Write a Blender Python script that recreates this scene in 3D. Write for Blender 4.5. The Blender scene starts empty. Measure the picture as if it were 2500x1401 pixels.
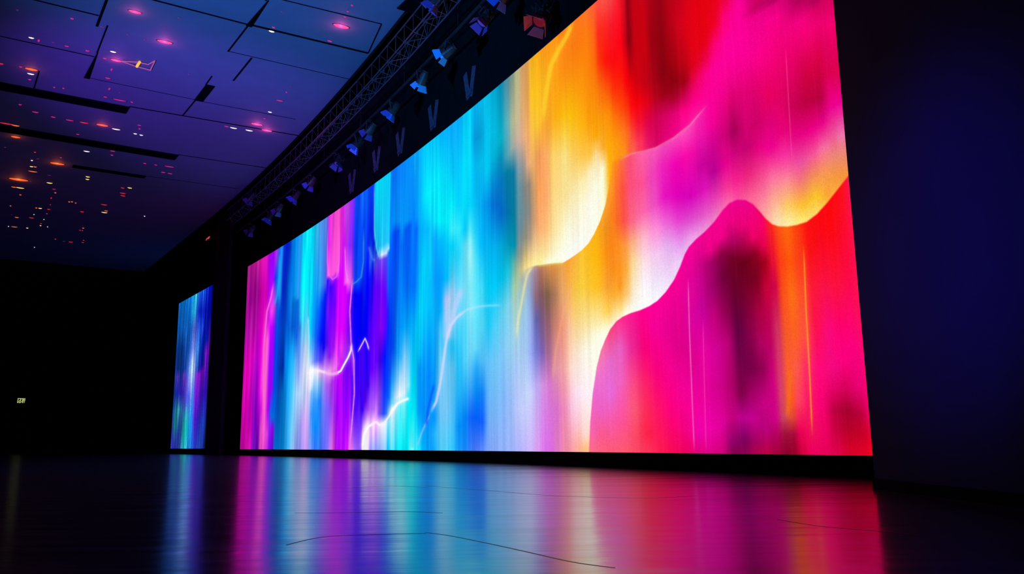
import bpy, bmesh, math, random
import numpy as np
from mathutils import Vector, Matrix

CEIL_COLOR = (0.10, 0.105, 0.19)
FLOOR_IOR = 2.7
FLOOR_R0, FLOOR_R1 = .145, .20
GRAIN = .10
HALO = 2.0
VY = [17.21, 18.97, 20.8, 22.29, 23.96]
# location, target, colour, power, cone
SPOTS = [
 ((-8.5, 5.0, .6), (-4.2, 14.0, 9), (.03, .32, 1.0), 14500, 56),
 ((-12.0, 10.0, .6), (-7.6, 21.5, 9), (.26, .08, 1.0), 9800, 42),
 ((-2.2, 2.6, 1.2), (2.76, 5.3, 1.6), (.04, .06, 1.0), 1000, 30),
]
YKNOT = [32.75, 29.9856, 27.5017, 25.2797, 23.298, 21.5335, 19.9632, 18.5648, 17.3177, 16.2034, 15.2051, 14.3083, 13.5003, 12.7698, 12.1076, 11.5052, 10.9556, 10.4527, 9.9911, 9.5663, 9.1744, 8.8118, 8.4755, 8.163, 7.8718, 7.6]
COLS_MAIN = """0.00004 0.0034:B000A0 0.254:D000A0 0.5433:C000B0 0.6563:980080 0.8392:A8108C 0.9967:C8189C
0.00357 0.0034:B80090 0.2084:D000A8 0.4279:E000B0 0.6063:B808A8 0.7871:A00090 0.9936:B01090
0.00829 0.0034:D010A8 0.2063:D800B8 0.4235:E800B8 0.6445:B010A0 0.8015:900080 0.9833:A81088
0.01418 0.0034:D810B0 0.119:C000B0 0.289:B000C0 0.4831:D000C0 0.6362:A80098 0.8581:900080 0.9932:B81090
0.01889 0.0034:6800B8 0.2017:7000B0 0.4567:A800C0 0.6297:B800A8 0.8051:9A0084 0.9829:D010A0
0.02479 0.0035:6000B0 0.1163:9000C8 0.2825:D800E0 0.4509:E000D0 0.6216:D800C0 0.8384:C800A8 0.9703:D010B0
0.02832 0.0035:F048C8 0.095:E848C8 0.1976:E020D8 0.4054:FF30D0 0.6168:F020C0 0.7886:D000A8 0.9848:C010B0
0.03304 0.0035:E840C0 0.0941:F858D0 0.298:FF68C8 0.5474:F860D0 0.6528:C800E0 0.8234:B000F0 0.9747:A000F0
0.03775 0.0035:D030E0 0.0732:E040E0 0.1937:B000F0 0.3972:A000FF 0.6043:B800FF 0.6882:E040D8 0.815:B000FF 0.9647:9800FF
0.04188 0.0035:9000FF 0.1123:8020FF 0.172:1060F0 0.2924:9000F8 0.5989:A000FF 0.7238:D048D8 0.85:1040F0 0.9668:C030F0
0.04600 0.0036:7000E8 0.1015:A000F0 0.1508:0078E8 0.2899:0050E0 0.4915:0040D8 0.7174:1050E0 0.8006:0090F0 0.9688:2060F8
0.04954 0.0036:0070C8 0.1889:0050C0 0.3873:0038C8 0.6708:0050E0 0.7531:2098F0 0.9656:2090F0
0.05307 0.0036:0058B0 0.2659:0048A8 0.3844:003098 0.5846:0040C8 0.7884:0020C8 0.9707:0030D8
0.05779 0.0036:0070C0 0.2632:0060B0 0.3805:0028A0 0.5788:0040B0 0.8212:0028C0 0.9733:0018C0
0.06132 0.0037:0080D0 0.2613:0078D0 0.456:0080E8 0.6142:0058E0 0.7746:0060D0 0.9701:0028D0
0.06545 0.0037:20A0E8 0.1827:2098E8 0.4131:0098F0 0.5694:0060D8 0.7278:0070D8 0.9697:0070E0
0.07075 0.0037:50B0F8 0.0872:50B8F8 0.2751:30B8F8 0.4662:10A0F0 0.563:0058D0 0.6901:0070D0 0.7196:0098F0 0.9688:0090F0
0.07664 0.0038:98C8FF 0.0862:90C8FF 0.253:90D0FF 0.4034:60B0F8 0.5176:1060E8 0.6815:0068D0 0.7009:3090E8 0.9667:2098F0
0.07841 0.0038:90B8F8 0.2521:A0D0FF 0.3643:80A8F8 0.4777:4088F8 0.5731:1868E0 0.6983:2888E8 0.9631:2098F0
0.08018 0.0038:8898F8 0.0856:90B0F8 0.2511:B0D8FF 0.3442:88A0F8 0.457:5098F8 0.5518:3080F0 0.5996:20C8F8 0.7441:00E8FF 0.9594:00C8F0
0.08489 0.0038:9098F8 0.1029:A0A0F8 0.2487:C0D8FF 0.3409:C0C8FF 0.4525:90B8F8 0.5842:30D0F8 0.7367:00E8FF 0.9538:00E8FF
0.09079 0.0039:B898F8 0.1196:D8A8FF 0.2457:C0D8FF 0.355:E8F0FF 0.4469:D0E8FF 0.577:50D8FF 0.7276:00E8FF 0.9382:00F0FF
0.09550 0.0039:D8A0FF 0.1008:D8B0FF 0.2433:E0D0FF 0.3334:FFF8FF 0.4426:60C8F8 0.5344:00C8FF 0.7204:00D8FF 0.9385:00D8F8
0.10140 0.0039:7098F8 0.1522:3090F8 0.2404:60B0FF 0.3383:FFFFFF 0.3742:8098FF 0.4915:1080F8 0.6194:0098F8 0.8047:20A8F8 0.9459:30C8FF
0.10729 0.004:3070F8 0.0985:0088FF 0.2026:3098FF 0.2726:90C8FF 0.3343:F0E0FF 0.3785:5060FF 0.4676:1040F8 0.5937:0068F8 0.703:20A0F0 0.9437:50A0F8
0.11318 0.004:3080F8 0.2002:2080FF 0.278:80B0F0 0.3303:FFA8F0 0.374:6040FF 0.462:0008F8 0.6224:0030F0 0.7126:4080F0 0.9415:5090F8
0.11731 0.0041:4870F8 0.1645:6080FF 0.2757:9090F0 0.3275:D890F8 0.4231:1000F8 0.6528:0018F0 0.7065:5058F0 0.9427:6070F0
0.11966 0.0041:5868F8 0.1637:7070F8 0.2659:A070F0 0.3259:E090F0 0.4385:4010F0 0.5788:6010F8 0.7138:2000F0 0.7353:FF50D8 0.8652:E010E8 0.9473:F020D8
0.12615 0.0041:8070F8 0.1616:8058F8 0.2624:B050F0 0.3217:F098E8 0.3813:9010F8 0.519:8000F8 0.6762:4000F0 0.7044:A018F0 0.7292:FF50D8 0.9438:F040D8
0.13204 0.0042:E870E0 0.1598:B040F8 0.2761:B020F8 0.3263:F070E8 0.4107:B010F8 0.5988:7000FF 0.696:9000FF 0.738:FF58D8 0.9504:FF50C8
0.13499 0.0042:D040E8 0.1589:A020F8 0.2911:B000F8 0.3244:E860E8 0.4928:C800FF 0.6919:B000FF 0.7336:F048D8 0.9447:F048C8
0.13793 0.0042:C000F8 0.158:A000FF 0.3059:B800F0 0.3391:E040F0 0.3891:D818F8 0.4899:D000FF 0.6602:C800F8 0.7987:D818D8 0.9391:E020D0
0.14265 0.0043:A800FF 0.1565:B000FF 0.3195:B800F8 0.402:E030E8 0.4853:D800F8 0.654:D000FF 0.7911:D010F0 0.9389:D020F0
0.14618 0.0043:A800FF 0.1555:A000FF 0.3336:9000F8 0.3663:C030F8 0.4819:C800F8 0.6493:C800F8 0.6663:F060E8 0.8198:C828F0 0.9496:D048F0
0.15090 0.0044:B000FF 0.1541:9000FF 0.3143:7000F8 0.3955:A020F0 0.4774:9000F0 0.6098:B000F8 0.66:F068E8 0.8121:8828F8 0.958:A030F8
0.15502 0.0044:B810F0 0.1057:A800F8 0.3118:8000F8 0.3761:8020F8 0.4735:5000F0 0.6049:7000F0 0.6546:E060F0 0.8054:8028F8 0.9672:8820F8
0.15679 0.0044:D858E8 0.1054:9828F0 0.3107:6000F8 0.3748:6020F8 0.4718:3000F0 0.6027:3800F0 0.6523:9040F0 0.8026:5028F8 0.969:5030F8
0.15974 0.0044:E070E0 0.1515:5000F0 0.2772:5000F0 0.3407:A030F0 0.3887:2000F8 0.5992:0000F8 0.6485:1040F0 0.7979:0030F0 0.9667:0048F8
0.16504 0.0045:A060F0 0.0578:8038F0 0.15:4800F0 0.3372:2000F8 0.3846:0000FF 0.593:0000FF 0.6417:0048F8 0.965:0048F8
0.17035 0.0045:8850F0 0.0876:7028F0 0.2098:4000F0 0.365:4000F8 0.4279:0000FF 0.5868:0000FF 0.6674:0050F8 0.7813:0048F8 0.9717:0058F8
0.17388 0.0046:A068F0 0.0871:7040F8 0.1475:3800F8 0.3781:5000FF 0.4093:0000FF 0.6147:0010FF 0.7759:0038F0 0.9732:0058F8
0.17565 0.0046:FFF0FF 0.0568:F0C0FF 0.0868:C080F8 0.1471:3800F8 0.3768:4000FF 0.4079:0000FF 0.6126:0010FF 0.7733:0038F0 0.9699:0058F8
0.17919 0.0046:FFFFFF 0.0788:FFF8FF 0.1161:C070F8 0.1762:6000F0 0.2975:2000F8 0.4516:0000FF 0.6084:0000FF 0.7679:0020E8 0.9796:0048F0
0.18272 0.0046:F8F0FF 0.0931:FFE8FF 0.1451:A040F8 0.2351:3000F8 0.3717:4000FF 0.4485:4000FF 0.6357:0000F8 0.699:2050F0 0.8268:0018E0 0.9762:0030E8
0.18685 0.0047:A898F8 0.0558:E0B0F8 0.0998:E0A0F8 0.1441:B060F0 0.2932:6000F8 0.445:5000FF 0.662:0008F8 0.7171:1040E8 0.7566:0018E0 0.9765:0030E0
0.18862 0.0047:9898F8 0.0922:F0B8F8 0.1436:A860F0 0.2923:6000F8 0.4741:6000FF 0.6285:5000F8 0.691:4060F0 0.7667:0028E0 0.7936:10C0F0 0.8813:00C8F0 0.978:00D0F8
0.19156 0.0047:8898F8 0.0917:F8B8F0 0.1428:9850F0 0.2906:6000F8 0.594:6000FF 0.6793:6040F0 0.7294:1040E8 0.7498:10C0F8 0.9757:00D8F8
0.19451 0.0047:8090F8 0.0551:C090F0 0.0985:F0A8FF 0.2005:A040F0 0.3187:6000F8 0.4385:7000FF 0.5907:6000FF 0.6957:6040F0 0.7174:60C8F8 0.7455:10B8F0 0.975:00D8F8
0.19982 0.0048:90B0F8 0.0904:FFE0FF 0.1263:8050F0 0.1986:8040F0 0.3156:4000F8 0.4342:9000FF 0.5847:7000FF 0.6856:7040F0 0.704:D0E0FF 0.738:20C0F0 0.973:00E0FF
0.20630 0.0049:A0C8FF 0.0894:F0F0FF 0.1248:2048F0 0.1962:1030F8 0.3263:0010F8 0.4289:6000FF 0.5476:6000F8 0.6833:5040F0 0.7015:C0E0FF 0.7442:20C0F8 0.9736:00D0FF
0.21042 0.0049:70C8FF 0.0958:C0E8FF 0.1239:3070F0 0.1948:0048F8 0.3818:0020FF 0.4843:2018F8 0.5731:1058F0 0.6991:1070F8 0.7142:A0E0FF 0.7384:20C8F8 0.9691:00D0FF
0.21219 0.0049:00C0FF 0.0955:70E0FF 0.1235:60B0FF 0.18:0060F8 0.2797:0040F8 0.4242:0030F8 0.5712:0050F8 0.6907:0060F8 0.7815:0080F8 0.9737:0080F8
0.21809 0.005:70E8FF 0.0669:A8F0FF 0.1362:E8F8FF 0.1571:70D8FF 0.2343:20A0FF 0.3478:0048F8 0.565:0050F8 0.7578:0048F8 0.803:0090F8 0.9706:0070F8
0.22398 0.005:20E0FF 0.1348:90F0FF 0.1762:D8F0FF 0.2457:60C0FF 0.3299:0090F8 0.415:0080F8 0.5588:0068F8 0.757:0050F8 0.7942:0090F8 0.9752:0080F8
0.22987 0.0051:00E8F8 0.147:60F0FF 0.1812:F0F8FF 0.2431:A0D8FF 0.3125:30B0F8 0.4105:0098F8 0.5527:0088F8 0.6975:0070F8 0.7782:0098F8 0.9721:0080FF
0.23577 0.0051:00F0F8 0.159:80F8FF 0.1861:E0F0FF 0.3091:80C8F8 0.4061:00A0F8 0.5468:0068F8 0.7479:0058F8 0.777:0098FF 0.972:0090FF
0.24166 0.0052:00E8F8 0.1574:00E8F8 0.2111:90E8FF 0.3059:50C8F8 0.4018:00A8F8 0.5409:0070F8 0.7543:0058F8 0.7759:0090F8 0.9733:0090FF
0.24638 0.0052:90FFF8 0.0508:40F8F8 0.1297:00E8F8 0.2629:00C8FF 0.4258:00A0F8 0.5363:0070FF 0.7693:0080F8 0.9723:00A0FF
0.25109 0.0053:40F0FF 0.1287:00F0FF 0.2607:00D8FF 0.3951:00C0FF 0.5318:0078FF 0.7273:0060FF 0.7698:0090FF 0.9786:00A8FF
0.25699 0.0053:20E8FF 0.0501:00D0FF 0.1274:0098FF 0.258:0098FF 0.3109:00C8FF 0.4448:00D8FF 0.6085:00B8FF 0.7196:00B0FF 0.8039:00C0FF 0.9826:00B8FF
0.26288 0.0054:00B8FF 0.1261:0090F8 0.2554:0090F8 0.3209:00A0F8 0.4401:00C8FF 0.6021:00D8FF 0.712:00B8FF 0.8235:00E0FF 0.9794:00C8FF
0.27055 0.0054:0098F8 0.1246:0090F8 0.2264:0080F8 0.3036:0090F0 0.4606:00C0FF 0.594:00C8F8 0.7024:00B8FF 0.7572:00D8FF 0.8262:00E8FF 0.9803:00C0F8
0.27939 0.0055:10A8FF 0.0485:20B0FF 0.0979:0098FF 0.223:0098F8 0.3118:00A0F8 0.4276:00A8F8 0.5321:0098F8 0.6647:00A8FF 0.7185:00E0FF 0.8545:00E8FF 0.979:00C8F8
0.28823 0.0056:50D0FF 0.121:70C8F8 0.2695:60C8F8 0.3702:30B8F8 0.4211:00A8F8 0.524:0098F8 0.6414:00B8FF 0.7075:00F0FF 0.8684:00E0FF 0.9845:00B8FF
0.29707 0.0057:50D0FF 0.1193:78C8F8 0.2409:70C8F8 0.3149:30C8F8 0.3897:B0D0FF 0.4526:C0C8F8 0.5161:00C0FF 0.6187:00C8FF 0.6967:00F0FF 0.8419:00D8F8 0.9831:00B0F8
0.30592 0.0058:30C0FF 0.1177:50C0F8 0.2374:60C8F8 0.2981:20C8FF 0.4086:80D8F8 0.4583:A0D0F8 0.5335:40D0F8 0.6095:00D8FF 0.6606:40F0FF 0.7379:00F0FF 0.8423:00C8F8 0.9817:00A8F8
0.31476 0.0058:1098FF 0.0694:0090F8 0.163:20B0F8 0.2579:20C0F8 0.354:40D0F8 0.4762:60D8FF 0.5754:20D0F8 0.6508:30E8FF 0.7269:00D0FF 0.8557:00C8FF 0.9802:00B0FF
0.32478 0.0059:1888FF 0.0913:0080F8 0.1604:20A8F8 0.2537:50D0F8 0.3482:50D8F8 0.4683:70E0F8 0.5905:60E0F8 0.6399:00D0FF 0.7148:00E0FF 0.8414:00E0FF 0.9834:00C8F8
0.33245 0.006:3878F8 0.0903:1060F8 0.1814:40A8F8 0.2738:70D8F8 0.3911:80E8FF 0.4624:70E8F8 0.5587:98F0F8 0.6196:60E8F8 0.7058:00D0FF 0.856:00E0FF 0.9838:00D8FF
0.34011 0.0061:4878F8 0.0893:0060FF 0.1566:0088F8 0.2247:20A8F8 0.2819:60D8F8 0.4096:60E8FF 0.5279:50E0F8 0.6119:20D0F8 0.697:00C0F8 0.8203:00B8F0 0.8954:0098D8 0.9841:00A8E8
0.34896 0.0061:5888FF 0.0771:1060FF 0.1545:1080F8 0.2441:50C0F8 0.3349:50D8F8 0.4502:40D8F8 0.5675:00B8F8 0.687:00A8F0 0.8086:00B8E8 0.895:0098D0 0.9851:00B0E0
0.35898 0.0062:80A8F8 0.1522:68B8F8 0.2403:60C0F8 0.3296:20C8F8 0.443:00D0F8 0.5585:00B8F8 0.676:0090E8 0.7715:00C8F0 0.8928:00C0E8 0.9853:00B8E0
0.36900 0.0063:88A8F8 0.107:78B8F8 0.2366:70C8F8 0.3245:50D0F8 0.4361:00C8F8 0.5497:00B0F0 0.6653:0070D8 0.7356:0090D8 0.8067:00B8E0 0.8786:00C0E8 0.988:00B0D8
0.37962 0.0064:90B0F8 0.1476:80B8F8 0.2543:80C8F8 0.3629:60D0F0 0.4511:00C0E8 0.5406:00A8D8 0.6314:0068C8 0.7234:0078C0 0.7875:0090B8 0.8404:00B0C8 0.9896:0090B8
0.39023 0.0065:A0B8FF 0.1453:98C0F8 0.2714:90D0F0 0.3786:80D0E8 0.4657:20C0D8 0.5318:0098B8 0.621:0070A8 0.7344:007898 0.7803:50A0B0 0.8732:60B0C0 0.9911:5090A0
0.39849 0.0065:B0B8FF 0.1026:B8C8FF 0.2055:A8C8F8 0.3102:A0D0E0 0.4167:A8C8A0 0.4815:60A8A0 0.5251:008CA8 0.6132:007898 0.7251:0878A0 0.7932:A0A8A0 0.8621:B0B890 0.9903:809080
0.40615 0.0066:B8B8FF 0.1016:C8D0FF 0.2032:B0D0F8 0.3067:A0D0F0 0.3907:98C8D0 0.4545:C0C090 0.4974:909890 0.5624:6890A0 0.6722:6098A8 0.739:88A0A8 0.8066:D0B0A0 0.8634:C8B890 0.9904:B0B080
0.41500 0.0067:C8B8FF 0.1403:C8D8FF 0.2412:A8C8F8 0.344:98C8F0 0.4275:A0B0C0 0.4591:F0D888 0.4909:C8B078 0.5335:908E80 0.598:788C90 0.6633:808888 0.7292:A89890 0.7958:E8B088 0.8972:E0A868 1.0002:D09860
0.42208 0.0067:D0B0F8 0.1389:C8C8FF 0.2388:90A0F0 0.32:90A0E0 0.3816:8898C8 0.4386:A0A0B0 0.4648:FFE890 0.4857:E8C888 0.5279:B09880 0.5918:908880 0.6671:988878 0.7215:F0B080 0.8096:F8B060 0.9102:E0A050 1.0033:D89850
0.42974 0.0068:E098F0 0.157:C0A8F0 0.2362:7878D0 0.3164:6060A8 0.3773:906878 0.4337:A08098 0.4595:D0A090
0.43741 0.0068:D870E8 0.1554:D090E0 0.2336:8060B0 0.3129:785880 0.3731:805860 0.434:B07058 0.4544:C87850
0.44743 0.0069:D868E0 0.1533:D878D0 0.2303:A86890 0.3085:906068 0.3678:806048 0.4479:E09050
0.45746 0.007:E078C0 0.0949:D870C8 0.189:E090A8 0.2848:C88070 0.3626:A87858 0.4415:E89040
0.46808 0.007:F088A8 0.0936:F088B8 0.1863:F0A0A0 0.2806:E89078 0.3572:E0A068 0.435:E8A048
0.47870 0.0071:FFA0A8 0.0924:FFC0E0 0.1837:FFD8C8 0.2766:F8C098 0.352:F0B058 0.4479:FFA028
0.48872 0.0072:FFB090 0.0557:FFC8D0 0.1271:FFE8F8 0.2177:FFE8D0 0.2913:FFD880 0.366:FFC840 0.4513:FFB040
0.49757 0.0072:FFC080 0.0377:FFD8D0 0.1257:FFF0F8 0.2152:FFF8E8 0.2879:FFE090 0.3616:FFD040 0.4742:FFC028
0.52133 0.0074:FFC8A0 0.0878:FFF8F8 0.2437:FFFFE8 0.279:FFE8A0 0.3504:FFC020 0.4227:FFB808 0.4962:FFB020
0.53672 0.2131:FFFFFF 0.2562:FFF8D8 0.2909:FFD050 0.3434:F8A030 0.4143:FF9010 0.4681:F09018 0.5225:FFA838
0.54719 0.2528:FFFFFF 0.287:FFE090 0.3215:FFB030 0.3737:FF9018 0.4264:FF8818 0.4975:FF8018 0.5516:FF9820 0.6707:FFA810
0.55519 0.2672:FFFFF0 0.2927:FFD878 0.3354:FF9820 0.422:FF9020 0.4747:F86828 0.5459:FF7028 0.6181:FF9010
0.56443 0.2809:FFFFE8 0.3146:FFC870 0.3656:FFA838 0.4171:FF9840 0.4692:FF5048 0.5395:FF5040 0.6064:FF7040
0.57674 0.2849:FFFFF8 0.3265:FFF0D0 0.3769:FFE0A0 0.4192:FFB088 0.462:FF6888 0.5312:FF5080 0.6014:FF5070
0.59214 0.2837:FFFFFF 0.3204:FFF8FF 0.3698:FFE0E8 0.4197:FFB8C8 0.4702:FF68A8 0.5297:FF5090 0.5969:FF60A0
0.61061 0.2894:F8F8FF 0.3294:F0E0F8 0.3778:F8C8F0 0.4268:FF90D8 0.4763:F050C0 0.5347:F040B8 0.5921:F858B0
0.62909 0.3066:F8E8FF 0.338:F0D0F8 0.3856:E8B0F0 0.4336:F060D8 0.4821:E810C0 0.5476:F020B8 0.5908:F050B8
0.64757 0.3463:F0D0F8 0.3774:E8A0F0 0.4243:E840D0 0.4718:E000B8 0.5359:F000B0 0.5927:F850B8
0.66605 0.3695:F0B8F0 0.3847:F0A0E8 0.4154:E050D0 0.4619:D800B8 0.5404:F808A8 0.6043:FF60C0
0.69088 0.3891:F098D8 0.419:E858C8 0.4643:E010B8 0.5101:C80098 0.5642:F010A8 0.6268:FF20A8
0.70524 0.4051:F080C0 0.4421:E838B0 0.487:B80090 0.5324:D00090 0.5783:F80098 0.6558:FF0098
0.72397 0.4187:FF70B0 0.4479:F83898 0.492:E80090 0.544:D00078 0.6044:F00088 0.681:FF0098
0.73958 0.4211:FF50A0 0.4549:F82090 0.5057:D00078 0.5424:A80058 0.6018:E00070 0.6697:F80090
0.75831 0.4122:FF6898 0.4531:F02880 0.503:C80070 0.5463:D80070 0.6195:E80078 0.694:F80090
0.77705 0.3756:FFA8A0 0.3961:FF90A0 0.4444:F84890 0.4934:E80080 0.5358:D00068 0.6075:E80070 0.6806:F80088
0.79579 0.3619:FFE0B0 0.3955:FFB090 0.4361:FF70A0 0.4841:F00090 0.5257:E00078 0.5677:E80060 0.6677:F80080
0.81453 0.352:FFF0A0 0.3816:FFC860 0.4214:FF8898 0.4616:F830A0 0.5023:E80078 0.5572:E00060 0.6552:F80078
0.83639 0.3447:FFF080 0.3736:FFC030 0.406:F88070 0.4387:F050A0 0.485:E80080 0.5319:C80050 0.5862:E00060 0.6691:F00070
0.85826 0.3439:FFE080 0.3785:FFC828 0.4104:F89058 0.4425:F85898 0.4814:F00088 0.5274:C00040 0.5739:D00040 0.6552:D80058
0.87700 0.3595:FFC050 0.372:FFA830 0.4095:F89850 0.4475:F870A0 0.4858:E80088 0.5246:B80040 0.5836:D80040 0.6436:E80060
0.89262 0.3728:FFB040 0.3975:F89840 0.4285:F08878 0.4599:F05898 0.5043:F00090 0.5557:E00050 0.6343:E80070
0.90512 0.393:F89838 0.4237:F08870 0.4547:F078B0 0.5048:F00090 0.5494:E00050 0.627:E80070"""
COLS_UPPER = """0.39023 0.4657:20C0D8 0.5318:0098B8 0.621:0070A8 0.7344:007898 0.7803:50A0B0 0.8732:60B0C0 0.9911:5090A0
0.39849 0.4167:A8C8A0 0.4815:60A8A0 0.5251:008CA8 0.6132:007898 0.7251:0878A0 0.7932:A0A8A0 0.8621:B0B890 0.9903:809080
0.40615 0.4545:C0C090 0.4974:909890 0.5624:6890A0 0.6722:6098A8 0.739:88A0A8 0.8066:D0B0A0 0.8634:C8B890 0.9904:B0B080
0.41500 0.4591:F0D888 0.4909:C8B078 0.5335:908E80 0.598:788C90 0.6633:808888 0.7292:A89890 0.7958:E8B088 0.8972:E0A868 1.0002:D09860
0.42208 0.4543:FFE890 0.4857:E8C888 0.5279:B09880 0.5918:908880 0.6671:988878 0.7215:F0B080 0.8096:F8B060 0.9102:E0A050 1.0033:D89850
0.42974 0.4595:FFF0A0 0.5011:F0C890 0.564:D09870 0.6382:C89868 0.7133:E8A860 0.8004:F8C040 0.8998:FFC810 1.0066:F0B010
0.43741 0.4544:FFF0A0 0.4852:F8D890 0.5369:FFB070 0.6416:FFA058 0.7267:F09858 0.8131:FFC828 0.9007:FFC010 1.0121:FFA800
0.44743 0.4449:FFFFE0 0.4681:FFE8A8 0.5291:FFC078 0.6115:FFA868 0.7161:FFA860 0.8012:F8A828 0.9094:F8B008 1.0139:FF9800
0.45746 0.4395:FFFFF0 0.4614:FFF8D0 0.5216:FFE098 0.6027:FFD080 0.7059:FFC860 0.7897:FFA820 0.8963:FF9C00 1.0157:FF9800
0.46808 0.4546:FFFFE8 0.5138:FFF0B8 0.5937:FFE090 0.6953:FFD870 0.7987:FFB000 0.904:FF9800 1.022:FF9000
0.47870 0.443:FFFFF8 0.5062:FFFFE0 0.5849:FFE8A0 0.6849:FFE888 0.7868:FFC008 0.8905:FF9000 1.0282:FF7000
0.48872 0.4608:FFFFF8 0.5768:FFF0B8 0.6754:FFD060 0.7758:FFC000 0.8781:FF9000 1.035:FF6800
0.50747 0.4492:FFFFF8 0.5432:FFFAE0 0.6005:FFECB0 0.6583:FFC448 0.7364:FFB008 0.8357:FF9400 0.9367:FF7800 1.0293:FF7020
0.51520 0.5376:FFFFF0 0.6133:FFF0C0 0.6515:FFC848 0.7288:FFA000 0.8269:FF8C00 0.927:FF8000 1.0186:FF7028
0.52679 0.5758:FFFFE8 0.6415:FFE0A0 0.6889:FFA800 0.7656:FF9000 0.8632:FF7000 0.9525:FF6818 1.0129:FF6038
0.53581 0.606:FFFFD8 0.6526:FFB030 0.709:FFA000 0.7853:FF7000 0.8529:FF3000 0.9214:FF2818 1.0008:FF5040
0.54612 0.607:FFB008 0.6531:FFA800 0.7182:FF9000 0.7747:FF5800 0.8415:FF1000 0.9285:FF2820 0.9874:FF5048
0.55707 0.6439:FF9C08 0.6989:FF7800 0.7638:FF3000 0.8296:FF0808 0.9154:F81828 0.9734:F84040
0.56996 0.6155:FF9018 0.6604:FF7818 0.7147:FF4000 0.7882:FF1000 0.8627:FF0010 0.9574:F81828
0.57705 0.61:FF6830 0.6456:FF6828 0.7084:FF3000 0.7629:F80000 0.7995:F00008 0.855:C80010 0.9489:D00818
0.58284 0.61:FF6050 0.6497:FF4030 0.7032:FF0808 0.7483:F00000 0.7937:B80008 0.8488:880008 0.942:900010
0.59251 0.6158:FF3858 0.6595:F81030 0.7037:F80000 0.7482:D00008 0.8386:C80008 0.9306:C80010
0.60862 0.6038:E81068 0.6466:E00048 0.6899:E00018 0.7336:C00010 0.8221:C80008 0.9123:C80010
0.61957 0.5958:D80060 0.6466:D00050 0.6894:B80018 0.7239:A80010 0.8113:980008 0.9003:A80010
0.63440 0.5937:E80078 0.6437:D80060 0.6857:A00010 0.7282:880008 0.797:900008 0.8844:980010
0.65051 0.5907:F00088 0.6316:E80078 0.6646:A80028 0.6978:880008 0.7397:A00008 0.8161:B80010 0.8677:B80010
0.66662 0.5958:FF1098 0.628:FF0088 0.6605:C80048 0.6849:A00010 0.726:C00010 0.801:D80018 0.8516:C80018
0.68273 0.6008:FF20A0 0.6325:FF0090 0.6725:F00058 0.7047:E00018 0.7535:E80010 0.8361:E00010
0.70207 0.6112:FF0098 0.6739:FF0088 0.7055:F00040 0.7374:E80010 0.8182:E80008
0.71819 0.5701:FF0098 0.6775:FF0098 0.7166:FF0078 0.756:F00020 0.8038:E80010
0.73753 0.5584:FF0098 0.7094:FF0098 0.7559:FF0080 0.7871:F00040
0.76009 0.5453:F80090 0.6553:FF0098 0.7685:FF0098
0.78588 0.531:E00078 0.6381:FF0090 0.7185:F00088 0.7333:C80060 0.7482:D00068
0.81813 0.5483:E00060 0.6177:F00070 0.6956:F80088 0.7171:E00078 0.7243:B80060
0.85682 0.5281:D80050 0.5949:F00068 0.6629:F80080 0.687:C80060 0.6974:B00058
0.88263 0.5478:C80040 0.5806:D80048 0.6402:F00070 0.6671:D80060 0.6805:B00058
0.90391 0.5054:D00048 0.5692:E00050 0.6277:F80070 0.6672:D80060"""
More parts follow.
